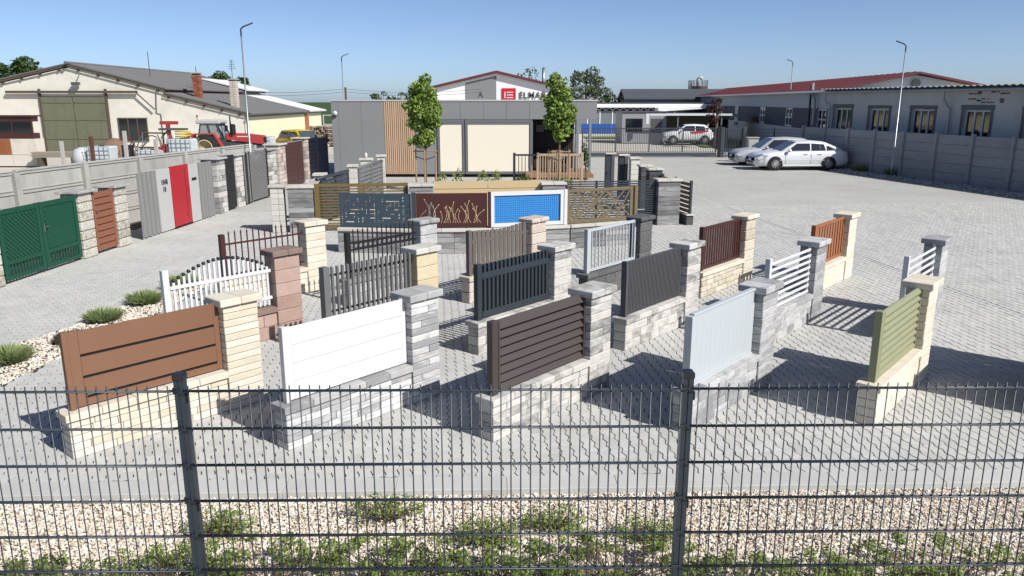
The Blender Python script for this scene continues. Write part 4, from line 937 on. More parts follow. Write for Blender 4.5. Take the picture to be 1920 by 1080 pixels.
P(t, 'mast', MB().beam((-.2, 0, 0), (-.35, 0, 2.2), .22).mesh('mast', FR_)); P(t, 'boom', MB().beam((-.85, 0, 2.3), (.35, 0, 2.3), .24, .2).mesh('boom', FR_)); P(t, 'arch', MB().tube([(-.75, 0, .4), (-.75, 0, 1.5), (-.5, 0, 1.75), (-.2, 0, 1.7)], .06, 7).mesh('arch', P_BLACK)); B(t, 'tray', P_DGREY, -.9, .9, -.3, .3, 1.86, 1.98); P(t, 'base_frame', MB().beam((-.95, -.3, .6), (.2, -.3, .6), .28, .5).mesh('base_frame', FR_)); P(t, 'bucket', MB().prism([(.75, 1.35), (1.25, 1.2), (1.3, 1.55), (1.0, 1.7)], -.3, .3, 'y').mesh('bucket', FR_))
TARP = paint('brown_tarp', (134, 104, 84), .8, noise=.2, ns=4, bump=.6, bs=5)
m = MB(); nn = 9
for i in range(nn):
    for j in range(nn):
        u, v = i/(nn-1)*2-1, j/(nn-1)*2-1; m.v.append((u*.95, v*.7, max(0, .95*(1-u*u)*(1-v*v)**.5+random.uniform(-.06, .06))))
for i in range(nn-1):
    for j in range(nn-1): a = i*nn+j; m.f.append((a, a+nn, a+nn+1, a+1))
o = solo('tarpaulin_heap', m.mesh('tarpaulin_heap', TARP, True), 'brown tarpaulin heap behind the first caged container', 'tarpaulin', (-21.2, 41.8, .55))
for x, y, mt, lb in ((-19.75, 40.3, P_BLACK, 'black barrel right of the first caged container'), (-17.75, 41.6, P_GGREEN, 'dark green barrel under the barn window')):
    solo('barrel', MB().lathe([(.27, 0), (.29, .02), (.29, .28), (.3, .3), (.29, .32), (.29, .6), (.3, .62), (.29, .64), (.29, .9), (.27, .92), (.02, .91)], 16).mesh('barrel', mt, False), lb, 'barrel', (x, y, .3), group='barrels in the farm yard')
t = thing('cable_drum', 'small rusty red cable drum left of the tall caged container', 'cable drum', (-17.55, 40.0, .95)); 
for y in (-.2, .2): P(t, 'flange', MB().lathe([(.06, y-.02), (.36, y-.02), (.36, y+.02), (.06, y+.02)], 18, (0, 0, 0), 'y').mesh('flange', FR_))
P(t, 'core', MB().lathe([(.16, -.18), (.16, .18)], 14, (0, 0, 0), 'y').mesh('core', RUSTY)); B(t, 'stand', RUSTY, -.3, .3, -.3, .3, -.95, -.37)
WOODG = paint('grey_plank', (158, 146, 130), .9, noise=.2, ns=5)
t = thing('plank_stack', 'stack of grey planks in front of the olive barn door', 'planks', (-24.2, 41.5, 0), R(6))
for i in range(5):
    for j in range(3): B(t, 'plank', WOODG, -1.2+random.uniform(-.1, .1), 1.2+random.uniform(-.1, .1), j*.2, j*.2+.18, .5+i*.06, .5+i*.06+.05, .004)
for x in (-.8, .8): B(t, 'bearer', TIMO, x-.06, x+.06, 0, .6, 0, .495)
hz = solo('yellow_hose', MB().tube([(.35*math.cos(k), .35*math.sin(k), .02*k) for k in np.linspace(0, 18, 60)], .035, 6).mesh('yellow_hose', paint('hose_yellow', (206, 184, 78), .6)), 'coil of yellow hose on top of the tall caged container', 'hose', (-16.7, 40, 1.6))
def wheel(par, name, x, y, r, w_, z, rimc, lugs=0, spokes=10, side=-1):
    t = P(par, name, MB().lathe([(r*.58, -w_/2), (r*.9, -w_/2), (r, -w_*.34), (r, w_*.34), (r*.9, w_/2), (r*.58, w_/2)], 28, (0, 0, 0), 'y').mesh('tyre', RUBBER, True), (x, y, z))
    if lugs:
        for i in range(lugs):
            a = 2*math.pi*i/lugs
            P(t, 'tread_lug', bx(.07, w_*.96, .07, RUBBER, .01), (r*math.cos(a), 0, r*math.sin(a)), (0, -a, R(18)))
        P(t, 'rim', MB().lathe([(r*.62, -w_/2-.005), (r*.55, -w_/2-.01), (r*.5, -w_/2+.07), (r*.3, -w_/2+.13), (r*.16, -w_/2+.1), (r*.15, -w_/2+.02), (.02, -w_/2+.02)], 24, (0, 0, 0), 'y').mesh('rim', rimc, True))
    else:
        P(t, 'rim', MB().lathe([(r*.66, side*w_*.505), (r*.6, side*w_*.49), (r*.58, side*w_*.2), (.02, side*w_*.2)], 24, (0, 0, 0), 'y').mesh('rim', P_DGREY, True)); m = MB()
        for i in range(spokes):
            a = 2*math.pi*i/spokes; m.beam((r*.08*math.cos(a), side*w_*.46, r*.08*math.sin(a)), (r*.62*math.cos(a), side*w_*.47, r*.62*math.sin(a)), .02, r*.14, (0, 1, 0))
        P(t, 'spokes', m.mesh('spokes', rimc))
    return t
t = thing('tractor', 'red tractor with white cab roof and yellow rear wheel rim behind the wall', 'tractor', (-18.0, 47, -.06))
RIMY = paint('rim_cream', (206, 190, 146), .6, noise=.15, ns=6); TRED = paint('tractor_red', (186, 70, 66), .4, noise=.06); TG = paint('tractor_grey', (70, 74, 78), .6)
for y in (-.85, .85): wheel(t, 'rear_wheel', 0, y, .78, .42, .8, RIMY, 22)
for y in (-.75, .75): wheel(t, 'front_wheel', 2.35, y, .46, .3, .46, RIMY, 16)
P(t, 'bonnet', MB().prism([(1.05, 1.25), (1.05, 1.62), (2.1, 1.6), (3.2, 1.48), (3.25, 1.05), (3.1, 1.0), (1.5, 1.2)], -.33, .33, 'y').mesh('bonnet', TRED)); B(t, 'engine', TG, 1.0, 3.1, -.25, .25, .6, 1.15); B(t, 'grille', BLK, 3.251, 3.27, -.25, .25, 1.08, 1.4)
B(t, 'bonnet_stripe', P_WHITE, 1.7, 2.5, -.345, -.332, 1.4, 1.46, .002)
P(t, 'cab_lower', MB().prism([(-.5, .9), (1.0, .7), (1.05, 1.35), (-.5, 1.4)], -.6, .6, 'y').mesh('cab_lower', TG)); P(t, 'cab_glass', MB().prism([(-.42, 1.38), (.98, 1.35), (.62, 2.16), (-.3, 2.16)], -.58, .58, 'y').mesh('cab_glass', glassy('pale_glass', (150, 158, 160), .1)))
for a, b in (((-.48, 1.36), (-.3, 2.2)), ((.32, 1.3), (.1, 2.2)), ((1.03, 1.33), (.64, 2.2))):
    for y in (-.6, .6): P(t, 'cab_pillar', MB().beam((a[0], y, a[1]), (b[0], y, b[1]), .07).mesh('cab_pillar', TG))
B(t, 'cab_roof', P_PALE, -.55, .85, -.68, .68, 2.17, 2.40, .04)
for y in (-.85, .85): P(t, 'fender', MB().prism([(-.85, 1.0), (-.72, 1.62), (.55, 1.64), (1.0, .85), (.9, .84), (.48, 1.56), (-.64, 1.54), (-.75, 1.0)], y*.78-.2, y*.78+.2, 'y').mesh('fender', TRED))
P(t, 'exhaust', MB().tube([(1.35, -.3, 1.55), (1.35, -.3, 2.65)], [.07, .035], 8).mesh('exhaust', P_BLACK)); P(t, 'air_filter', MB().lathe([(.14, 0), (.16, .05), (.16, .5), (.08, .56)], 12).mesh('air_filter', P_BLACK), (1.5, -.35, 1.6)); P(t, 'mirror_arm', MB().tube([(1.0, -.62, 1.5), (1.02, -.9, 2.25), (1.25, -.9, 2.25), (1.25, -.9, 2.1)], .02, 5).mesh('mirror_arm', P_BLACK)); B(t, 'mirror', P_BLACK, 1.22, 1.4, -.95, -.88, 1.75, 2.1)
P(t, 'beacon', MB().lathe([(.06, 0), (.06, .12), (.02, .14)], 10).mesh('beacon', paint('beacon_orange', (196, 90, 60), .4)), (-.5, -.5, 2.55)); P(t, 'beacon_arm', MB().tube([(-.5, -.5, 2.2), (-.5, -.5, 2.55)], .02, 5).mesh('beacon_arm', P_BLACK))
# wood stacks between barn and office
WOODP = stone('weathered_pallet', [(120, 100, 84), (150, 132, 116), (174, 164, 152)], .9, .3, 5, (1, 1, 1), .3)
t = thing('pallet_stack', 'stack of weathered timber pallets left of the office corner', 'pallets', (-13.6, 62, 0), R(8))
for i in range(9):
    P(t, 'pallet', bx(1.6, 1.2, .1, WOODP, .01), (random.uniform(-.06, .06), 0, .12+i*.165), (0, 0, random.uniform(-.05, .05)))
    for x in (-.7, 0, .7): P(t, 'pallet_block', bx(.14, 1.1, .06, WOODP, .008), (x, 0, .035+i*.165))
blob_logs = thing('log_pile', 'pile of split logs beside the pallets', 'logs', (-15.2, 63.5, 0))
lm = bx(.16, .9, .15, WOODP, .03)
for i in range(11):
    for j in range(9): P(blob_logs, 'log', lm, (-.9+i*.18+random.uniform(-.03, .03), random.uniform(-.1, .1), .08+j*.165), (0, random.uniform(0, 1.5), 0))
t = thing('loader_frame', 'pale empty window frame standing on the log pile', 'frame', (-14.75, 63.4, 1.56))
for q in ((-.4, -.32), (.55, .63)): B(t, 'upright', P_PALE, *q, -.04, .04, 0, .8)
for q in ((0.001, .08), (.72, .799)): B(t, 'rail', P_PALE, -.319, .549, -.035, .035, *q)
t = thing('power_line', 'short dark pole with sagging wires behind the office', 'power line', (-14.6, 70, 0))
P(t, 'pole', MB().tube([(0, 0, 0), (0, 0, 4.6)], [.12, .09], 8).mesh('pole', TIMO)); 
for z in (4.2, 4.45): P(t, 'wire', MB().tube([(-12+24*k/16, 0, z-.9*math.sin(math.pi*((k % 8)/8))*.35) for k in range(17)], .014, 4).mesh('wire', P_DGREY))
# ---------------------------------------------------------------- right side: concrete wall, old building, red roofed building
def line(a, b): d = Vector(b)-Vector(a); return math.atan2(d.y, d.x), d.length
WA, WB_ = (21.9, 18.2, 0), (16.35, 44.2, 0); ang, ln = line(WA, WB_)
# local x runs away from the camera, the yard lies on +y
t = thing('old_concrete_wall', 'shaded grey concrete board wall with posts along the right yard edge', 'wall', WA, ang); n = 13; st = ln/n
for i in range(n+1):
    B(t, 'post', CONCD, i*st-.07, i*st+.07, -.06, .12, 0, 2.1, .012)
    if i < n:
        for j in range(5): P(t, 'wall_board', bx(st-.142, .05, .392, CONCD, .012), (i*st+st/2, random.uniform(-.004, .004), .02+.4*j+.2), (R(1.5), 0, 0))
o = struct('wall_gravel_ground', MB().add([(Vector(WA)+Vector(q)) for q in ((-.1, 0, .004), (-1.6, 0, .004))]+[(Vector(WB_)+Vector(q)) for q in ((-1.3, 0, .004), (-.1, 0, .004))], [(0, 1, 2, 3)]).mesh('wall_gravel_ground', GRAVS))
o = struct('wall_gravel', stones('wall_gravel', [(20.3, 18.2), (21.8, 18.2), (16.3, 44), (15.05, 44)], .1, .05, .01, island('grey_gravel', [(176, 174, 168), (204, 202, 196), (150, 148, 142)], .9, 0)), kind='stuff'); o['label'] = 'grey gravel strip along the foot of the old concrete wall'; o['category'] = 'gravel'
OLDP = paint('old_grey_plaster', (212, 212, 208), .95, noise=.12, ns=.9, dirt=.28, bump=.5, bs=10); RAW = paint('raw_cement', (120, 121, 122), .95, noise=.15, ns=4, bump=.6, bs=14)
ang2, ln2 = line((23.1, 20.2, 0), (17.98, 45.05, 0))
t = thing('old_building', 'long grey plaster building with raw window surrounds and corrugated roof at the right', 'building', (23.1, 20.2, 0), ang2)
def yl(Y): return (Y-20.2)/math.sin(ang2)
wins = sorted([yl(v) for v in (43.75, 40.75, 37.65, 34.4, 31.2, 28.0, 24.8)]); x = 0
for w_ in wins:
    B(t, 'wall', OLDP, x, w_-.75, -.3, 0, 0, 3.95, .002); x = w_+.75
    B(t, 'wall', OLDP, w_-.75, w_+.75, -.3, 0, 3.05, 3.95, .002); B(t, 'wall', OLDP, w_-.75, w_+.75, -.3, 0, 0, 1.25, .002)
    for q in ((-.92, -.751), (.751, .9)): B(t, 'raw_surround', RAW, w_+q[0], w_+q[1], .001, .02, 1.1, 3.12+random.uniform(0, .06), .006)
    B(t, 'raw_surround', RAW, w_-.95, w_+.93, .001, .024, 3.0502, 3.2+random.uniform(0, .05), .006)
    f = B(t, 'window_pane', GLASS, w_-.7, w_+.7, -.17, -.15, 1.3, 3.0, .002)
    for q in (-.72, -.24, .24, .72): P(f, 'window_frame', bx(.09, .08, 1.76, P_WHITE), (q, .01, 0))
    for q in (-.84, .84): P(f, 'window_frame', bx(1.42, .07, .08, P_WHITE), (0, .01, q))
B(t, 'wall', OLDP, x, ln2, -.3, 0, 0, 3.95, .002); B(t, 'side_wall', OLDP, ln2-.3, ln2-.001, -7, -.301, 0, 3.95, .002)
wv = MB(); nn = int(ln2/.09); 
V = []; F = []
for i in range(nn+1):
    xx = -.3+(ln2+.6)*i/nn; d = .032*math.cos(i*math.pi/2)
    V += [(xx, .5, 4.06+d), (xx, -7, 3.98+d), (xx, .5, 4.04+d), (xx, -7, 3.96+d)]
for i in range(nn): a = 4*i; F += [(a, a+4, a+5, a+1), (a+2, a+3, a+7, a+6), (a, a+2, a+6, a+4)]
P(t, 'corrugated_roof', npmesh('corrugated_roof', np.array(V), [np.array(F)], paint('grey_corrugated_roof', (142, 146, 148), .8, noise=.12, ns=3)))
P(t, 'gutter', MB().tube([(0, .42, 3.9), (ln2, .42, 3.9)], .06, 8).mesh('gutter', GALV)); B(t, 'soffit', RAW, 0, ln2, .001, .36, 3.955, 3.99, .003)
for w_ in (yl(36.0), ln2-.12): P(t, 'downpipe', MB().tube([(w_, .4, 3.88), (w_, .38, 3.5), (w_-.12, .12, 3.1), (w_-.12, .1, 0)], .055, 8).mesh('downpipe', GALV))
w4 = yl(34.4); BRO = stone('old_red_brick', [(150, 116, 104), (160, 128, 116), (140, 104, 92)], .8, .5, 9, (1, 1, 1), .5); bb = bx(.24, .012, .065, BRO, .004); bb2 = bx(.13, .012, .06, BRO, .004)
for i in range(30): P(t, 'exposed_brick', bb if i % 3 else bb2, (w4-1.1+random.choice(range(9))*.25+random.uniform(-.01, .01)-.4, -.001, random.choice((3.36, 3.43, 3.5, 3.72, 3.79))))
# long building with the red roof
ang3, ln3 = line((18.6, 46.4, 0), (25.7, 130, 0)); NAVP = paint('navy_wall_band', (30, 44, 70), .6, noise=.05); LBG = paint('light_wall', (190, 196, 200), .7, noise=.03, ns=.6); LBW = paint('gable_cream', (250, 248, 242), .7, noise=.03)
t = thing('red_roofed_building', 'long building with oxide red roof and navy window band beyond the gate', 'building', (18.6, 46.4, 0), ang3)
B(t, 'lower_wall', LBG, 0, ln3, -9.2, 0, 0, 1.66, .003); B(t, 'upper_wall', LBG, 0, ln3, -9.2, .0, 2.98, 4.0, .003)
ws = [1.6, 9.2, 17.3, 36.0, 44, 52, 60]; x = 0
for w_ in ws+[ln3+1.2]:
    B(t, 'navy_panel', NAVP, x, min(w_-.9, ln3), -9.19, -.02, 1.6605, 2.9795, .003); x = w_+.9
    if w_ < ln3:
        B(t, 'window_recess', LBG, w_-.9, w_+.9, -9.0, -.12, 1.6605, 2.9795, .003); f = B(t, 'window_pane', GLASS, w_-.85, w_+.85, -.11, -.09, 1.7, 2.94, .002)
        for q in (-.84, 0, .84): P(f, 'window_frame', bx(.1, .09, 1.24, P_WHITE), (q, .02, 0))
        for q in (-.58, .0, .58): P(f, 'window_frame', bx(1.7, .08, .09, P_WHITE), (0, .02, q))
d = B(t, 'door', P_PALE, 26.6, 28.2, .001, .06, .8, 2.98)
for a in (-.4, .4):
    for z in (-.5, .25): P(d, 'door_pane', bx(.4, .02, .3, GLASS), (a, .035, z))
P(t, 'gable_wall', MB().prism([(-9.2, 4.0), (0, 4.0), (-4.6, 4.88)], -.02, .2, 'x').mesh('gable_wall', LBW)); P(t, 'round_window', MB().lathe([(.24, -.1), (.24, .0), (.02, .01)], 16, (-.1, -4.6, 4.42), 'x').mesh('round_window', GLASS))
RS_ = .25
for s in (0, 1):
    q = [(.35, 3.93), (-4.6, 4.93), (-4.6, 5.05), (.35, 4.06)] if s == 0 else [(-9.55, 3.93), (-4.6, 4.93), (-4.6, 5.05), (-9.55, 4.06)]
    P(t, 'roof_slope', MB().prism(q, -.5, ln3+.4, 'x').mesh('roof_slope', REDR))
for i in range(0, 60):
    xx = i*1.0; P(t, 'roof_seam', MB().beam((xx, .36, 4.075), (xx, -4.6, 5.07), .03, .035).mesh('roof_seam', REDR) if i == 0 else bpy.data.objects['roof_seam'].data, (0 if i == 0 else xx, 0, 0))
for z, w_ in ((3.96, .3),): P(t, 'gutter', MB().tube([(0, .4, z), (ln3, .4, z)], .07, 7).mesh('gutter', HALLW))
for xx in (3.3,): P(t, 'vent_pipe', MB().tube([(xx, .25, 1.2), (xx, .25, 4.0), (xx, .25, 4.35)], .07, 8).mesh('vent_pipe', P_BLACK)); P(t, 'vent_pipe', MB().tube([(xx-.8, .2, 2.0), (xx-.8, .2, 3.5), (xx-.3, .25, 3.9), (xx-.3, .25, 4.5)], .09, 8).mesh('vent_pipe', P_PALE))
# strip of lawn, sliding gate
GRASS = ground_mat('lawn', (86, 108, 52), (112, 128, 66), 1.2, 9)
flat('lawn', [(14.6, 60), (19.6, 60), (20.9, 73), (15.6, 73)], .004, GRASS); flat('lawn', [(7, 74), (11.2, 74), (11.2, 78), (7, 78)], .004, GRASS)
t = thing('rail_gate', 'long dark grey sliding gate of upright bars across the yard entrance', 'gate', (4.35, 49, 0)); GD = paint('gate_grey', (70, 76, 82), .5, noise=.04); L_ = 8.42
B(t, 'bottom_beam', GD, 0, L_, -.05, .05, .08, .27); B(t, 'top_rail', GD, 0, L_, -.03, .03, 1.74, 1.80); B(t, 'lower_rail', GD, 0, L_, -.03, .03, .30, .34)
for i in range(5): B(t, 'upright', GD, i*(L_-.08)/4, i*(L_-.08)/4+.08, -.035, .035, .3405, 1.7395)
for i in range(76): B(t, 'bar', GD, .06+i*.1095, .09+i*.1095, -.014, .014, .341, 1.739, .002)
t = thing('gate_column', 'black gate column at the end of the sliding gate', 'post', (12.92, 48.95, 0)); B(t, 'column', P_BLACK, -.09, .06, -.09, .09, 0, 1.88); B(t, 'housing', GD, .061, .3, -.1, .1, 0, 1.84)
t = thing('pedestrian_gate', 'narrow dark grey bar gate beside the gate column', 'gate', (13.3, 49, 0))
for q in (.0, .98): B(t, 'upright', GD, q, q+.06, -.03, .03, .05, 1.78)
for z in (.1, 1.72): B(t, 'rail', GD, .0605, .9795, -.025, .025, z-.03, z+.03)
for i in range(8): B(t, 'bar', GD, .13+i*.1, .16+i*.1, -.012, .012, .1305, 1.6895, .002)
B(t, 'column', GD, 1.06, 1.28, -.1, .1, 0, 1.84)
t = thing('wire_fence', 'thin dark wire fence between pedestrian gate and old wall', 'fence', (14.62, 49, 0), R(-62))
for i in range(3): B(t, 'post', P_FENCE, i*2.2-.03, i*2.2+.03, -.03, .03, 0, 1.85)
for j in range(9): P(t, 'wire', bx(4.4, .012, .012, P_FENCE, .001), (2.2, 0, .1+j*.21))
for j in range(44): P(t, 'wire', bx(.01, .01, 1.75, P_FENCE, .001), (.05+j*.1, 0, .95))
B_ = solo('meter_cabinet', bx(.62, .42, 1.35, CONC, .02), 'pale concrete meter cabinet left of the parked cars', 'cabinet', (13.75, 45.0, .675))
P(B_, 'cabinet_door', bx(.5, .02, 1.0, P_PALE), (0, -.222, .05)); P(B_, 'cabinet_roof', bx(.7, .5, .06, CONC), (0, 0, .706))
# gatehouse, carport, far halls
GH = paint('gatehouse_grey', (150, 152, 156), .6, noise=.03)
t = thing('gatehouse', 'small grey gatehouse with dark openings and a white carport roof', 'building', (0, 66, 0))
B(t, 'wall', GH, 9.2, 12.9, 0, 4, 0, 2.5); B(t, 'roof', P_DGREY, 9.1, 12.95, -.1, 4.1, 2.502, 2.58); B(t, 'window', GLASS, 9.5, 10.9, -.03, -.002, .9, 2.0); B(t, 'door', P_DGREY, 11.6, 12.5, -.03, -.002, 0, 2.0); B(t, 'back_wall', paint('carport_wall', (196, 190, 172), .8), 12.91, 19.0, 3.4, 3.6, 0, 2.2)
B(t, 'carport_roof', GH, 12.951, 18.0, -1.0, 3.7, 2.30, 2.40); B(t, 'white_fascia', P_WHITE, 11.25, 18.05, -1.12, -1.002, 2.26, 2.42); B(t, 'white_fascia', P_WHITE, 11.0, 11.249, -1.1, -.9, 1.6, 2.42); B(t, 'carport_roof', GH, 18.1, 20.6, -.6, 3.7, 2.12, 2.2)
for x in (13.6, 17.2, 20.4): B(t, 'post', GALV, x, x+.09, -.95, -.86, 0, 2.1 if x > 20 else 2.299)
B(t, 'dark_opening', BLK, 17.3, 18.9, 3.37, 3.399, .3, 1.85)
BLUEW = paint('blue_sheet', (40, 86, 168), .5, noise=.06)
t = thing('blue_sheet_fence', 'bright blue sheet fence beyond the sliding gate', 'fence', (7.0, 80, 0))
for i in range(9): B(t, 'sheet', BLUEW, i*.52, i*.52+.505, -.02, .02, .25, 1.2, .004)
t = thing('glazed_hall', 'low hall with white fascia, dark truss and grey glazing beyond the gate', 'building', (6.8, 86, 0))
B(t, 'roof', P_DGREY, 0, 16, -.4, 10, 3.12, 3.25); B(t, 'fascia', HALLW, 0, 15.9, -.45, -.401, 2.75, 3.12)
B(t, 'glazing', glassy('grey_glazing', (120, 128, 130), .3), 0, 12, 0, .1, 0, 2.4); B(t, 'dark_gap', BLK, 0, 12, .11, .2, 2.4, 2.75)
for i in range(9): B(t, 'mullion', HALLW, i*1.35, i*1.35+.09, -.06, -.001, 0, 2.4)
for i in range(16): P(t, 'truss_arc', MB().tube([(i*.75+.32*math.cos(k), -.1, 2.42+.26*math.sin(k)) for k in np.linspace(0, math.pi, 7)], .035, 5).mesh('truss_arc', HALLW))
P(t, 'canopy', MB().prism([(8.6, 2.35), (13.5, 2.65), (13.5, 2.72), (8.6, 2.75)], -2.5, -.46, 'y').mesh('canopy', HALLW))
t = thing('grey_gabled_building', 'grey gabled building with dark ribbed roof behind the glazed hall', 'building', (0, 97, 0)); DKR = paint('dark_ribbed_roof', (82, 86, 92), .6, noise=.06)
P(t, 'wall', MB().prism([(0, 0), (5.5, 0), (5.5, 3.75), (2.6, 4.7), (0, 3.75)], 14.0, 40, 'x').mesh('wall', GH), (0, 0, 0))
P(t, 'roof_slope', MB().prism([(-.4, 3.62), (2.6, 4.74), (2.6, 4.9), (-.4, 3.78)], 13.6, 40, 'x').mesh('roof_slope', DKR)); P(t, 'roof_slope', MB().prism([(5.9, 3.62), (2.601, 4.74), (2.601, 4.9), (5.9, 3.78)], 13.6, 40, 'x').mesh('roof_slope', DKR))
t = thing('silo', 'round grey silo with ribbed crown rising behind the red roof', 'silo', (24.2, 104, 0)); P(t, 'shell', MB().lathe([(1.25, 0), (1.25, 5.3), (1.28, 5.32)], 24).mesh('shell', GALV, True))
for i in range(22): a = 2*math.pi*i/22; P(t, 'crown_rib', bx(.09, .09, .75, GALV), (1.22*math.cos(a), 1.22*math.sin(a), 5.7), (0, 0, a))
P(t, 'cowl', MB().tube([(0, 0, 5.3), (0, 0, 6.2), (.25, 0, 6.45), (.5, 0, 6.2)], .26, 10).mesh('cowl', P_PALE, True))
# ---------------------------------------------------------------- cars
def loft(st, mat, name, smooth=True):
    m = MB(); k = len(st[0][1]); n = 2*k-2
    for x, pr in st:
        m.v += [(x, y, z) for y, z in pr]+[(x, -y, z) for y, z in pr[-2:0:-1]]
    for i in range(len(st)-1):
        for j in range(n): a = i*n+j; b = i*n+(j+1) % n; m.f.append((a, b, b+n, a+n))
    m.f += [tuple(range(n))[::-1], tuple((len(st)-1)*n+j for j in range(n))]
    return m.mesh(name, mat, smooth)
CHROME = paint('chrome', (225, 226, 228), .3, .4); LENS = glassy('lamp_lens', (200, 206, 212), .1); TAILR = glassy('tail_lens', (120, 16, 20), .15)
def car(label, x, y, rot, col, L=4.7, W=1.8, hood=.92, belt=.95, roof=1.46, gh=(1.05, .25, -1.2, -2.0), deck=1.0, rimc=None, wb=2.7, z=0, suv=0, metal=.2, name='parked_car'):
    t = thing(name, label, 'car', (x, y, z), rot, 'cars in the yards'); pm = paint(name+'_paint_%d' % len(bpy.data.materials), col, .25, metal, noise=.01, spec=.6)
    h = W/2; f, r = L/2, -L/2; b0 = .2+suv
    def sec(w_, zt, zb=b0): return [(0, zb), (w_*.86, zb), (w_*.97, zb+.1), (w_, zb+.3), (w_*.985, zt-.16), (w_*.93, zt-.03), (w_*.78, zt+.015), (0, zt+.04)]
    P(t, 'body', loft([(f, sec(h*.72, hood-.3, b0+.14)), (f-.06, sec(h*.86, hood-.22, b0+.04)), (f-.3, sec(h*.96, hood-.1)), (f-.7, sec(h, hood-.04)), (gh[0]+.05, sec(h, hood+.02)), (gh[1], sec(h, belt)), (gh[2], sec(h, belt+.03)), (gh[3]+.02, sec(h, deck)), (r+.35, sec(h*.97, deck-.02)), (r+.06, sec(h*.9, deck-.1, b0+.05)), (r, sec(h*.8, deck-.22, b0+.14))], pm, 'body'))
    def gs(w0, w1, z0, z1): return [(0, z0), (w0, z0), (w0*.97, z0+.02), (w1+.02, z1-.08), (w1-.06, z1-.012), (0, z1+.02)]
    c0, c1, c2, c3 = gh
    P(t, 'roof', loft([(c0, gs(h*.84, h*.82, hood-.02, hood+.05)), (c0*.45+c1*.55, gs(h*.88, h*.76, hood, hood*.42+roof*.58)), (c1, gs(h*.9, h*.7, belt-.01, roof-.03)), ((c1+c2)/2, gs(h*.9, h*.7, belt-.01, roof)), (c2, gs(h*.9, h*.68, belt, roof-.06)), (c3, gs(h*.84, h*.78, deck-.03, deck+.07))], pm, 'roof'))
    def side(pts, s, nm='side_window'):
        def yy(zz): return s*(h*.9+(h*.7-h*.9)*(zz-belt)/(roof-belt)+.012)
        m = MB(); m.v = [(px, yy(pz), pz) for px, pz in pts]+[(px, yy(pz)-s*.02, pz) for px, pz in pts]; k = len(pts)
        m.f = [tuple(range(k)), tuple(range(k, 2*k))[::-1]]+[(i, (i+1) % k, (i+1) % k+k, i+k) for i in range(k)]; return P(t, nm, m.mesh(nm, GLASS))
    zt = roof-.12; zb = belt+.05; mid = (c1+c2)/2+.05
    for s in (-1, 1):
        side([(c0-.32, zb), (mid+.04, zb), (mid+.04, zt), (c1+.02, zt-.01)], s); side([(mid-.04, zb), (c2+.02, zb), (c2+.12, zt-.04), (mid-.04, zt)], s)
        side([(c2-.05, zb), (c3+.32, zb+.05), (c2-.05, zt-.1)], s)
        P(t, 'mirror', MB().lathe([(.02, -.09), (.08, -.05), (.09, .04), (.02, .1)], 8, (0, 0, 0), 'y').mesh('mirror', pm, True), (c0-.35, s*(h+.06), belt+.05))
        for q in (mid+.28, c2+.35): P(t, 'door_handle', bx(.2, .03, .03, CHROME), (q, s*(h+.004), belt-.13))
        P(t, 'sill', bx(wb-.75, .04, .08, pm if not suv else P_DGREY, .01), (0, s*(h-.01), b0+.06)); P(t, 'side_line', bx(wb+.2, .014, .025, pm, .003), (-.1, s*(h+.003), .52+suv))
        for q in (mid, c1+.75*0+c0-.45): P(t, 'door_seam', bx(.012, .006, belt-b0-.22, BLK, .001), (q, s*(h+.001), (belt+b0)/2+.03))
        P(t, 'headlight', MB().prism([(f-.12, hood-.3), (f-.62, hood-.12), (f-.66, hood-.2), (f-.45, hood-.34), (f-.15, hood-.38)], s*(h*.86), s*(h*.995), 'y').mesh('headlight', LENS)); P(t, 'tail_light', bx(.1, .3, .2, TAILR, .02), (r+.05, s*(h*.78), deck-.22))
        for q in (wb/2+.02, -wb/2+.02):
            P(t, 'wheel_arch', MB().lathe([(.375+suv*.3, s*-.05), (.375+suv*.3, s*.008), (.02, s*.008)], 26, (0, 0, 0), 'y').mesh('wheel_arch', BLK, False), (q, s*h, .335+suv*.3)); wheel(t, 'wheel', q, s*(h-.085), .325+suv*.2, .21, .325+suv*.2, rimc or CHROME, 0, 11, s)
    m = MB(); k = h*.70
    wsx0, wsz0, wsx1, wsz1 = c0-.02, hood+.06, c1+.06, roof-.07
    nx, nz = (wsz1-wsz0), (wsx0-wsx1); q = math.hypot(nx, nz); nx, nz = nx/q*.03, nz/q*.03
    m.add([(wsx0+nx, -h*.74, wsz0+nz), (wsx0+nx, h*.74, wsz0+nz), (wsx1+nx, h*.63, wsz1+nz), (wsx1+nx, -h*.63, wsz1+nz), (wsx0-nx*.6, -h*.74, wsz0-nz*.6), (wsx0-nx*.6, h*.74, wsz0-nz*.6), (wsx1-nx*.6, h*.63, wsz1-nz*.6), (wsx1-nx*.6, -h*.63, wsz1-nz*.6)], [(0, 1, 2, 3), (4, 5, 6, 7), (0, 1, 5, 4), (1, 2, 6, 5), (2, 3, 7, 6), (3, 0, 4, 7)])
    P(t, 'windscreen', m.mesh('windscreen', glassy('windscreen_glass', (70, 82, 88), .05) if 'windscreen_glass' not in bpy.data.materials else bpy.data.materials['windscreen_glass']))
    P(t, 'grille', bx(.06, h*.7, .16, BLK, .02), (f-.035, 0, hood-.34)); P(t, 'lower_grille', bx(.05, h*1.2, .1, BLK, .02), (f-.02, 0, b0+.2)); P(t, 'number_plate', bx(.02, .5, .11, P_WHITE), (f+.01, 0, b0+.33))
    return t, h, mid, belt
SIL = (240, 242, 244)
car('silver saloon with dark multispoke wheels, nearer of two cars parked by the wall', 14.62, 40.25, R(180), SIL, 4.75, 1.82)
car('grey silver estate car behind the nearer saloon by the wall', 14.35, 43.1, R(180), (196, 199, 203), 4.6, 1.78, .9, .93, 1.5, (1.0, .2, -1.5, -2.15), 1.0)
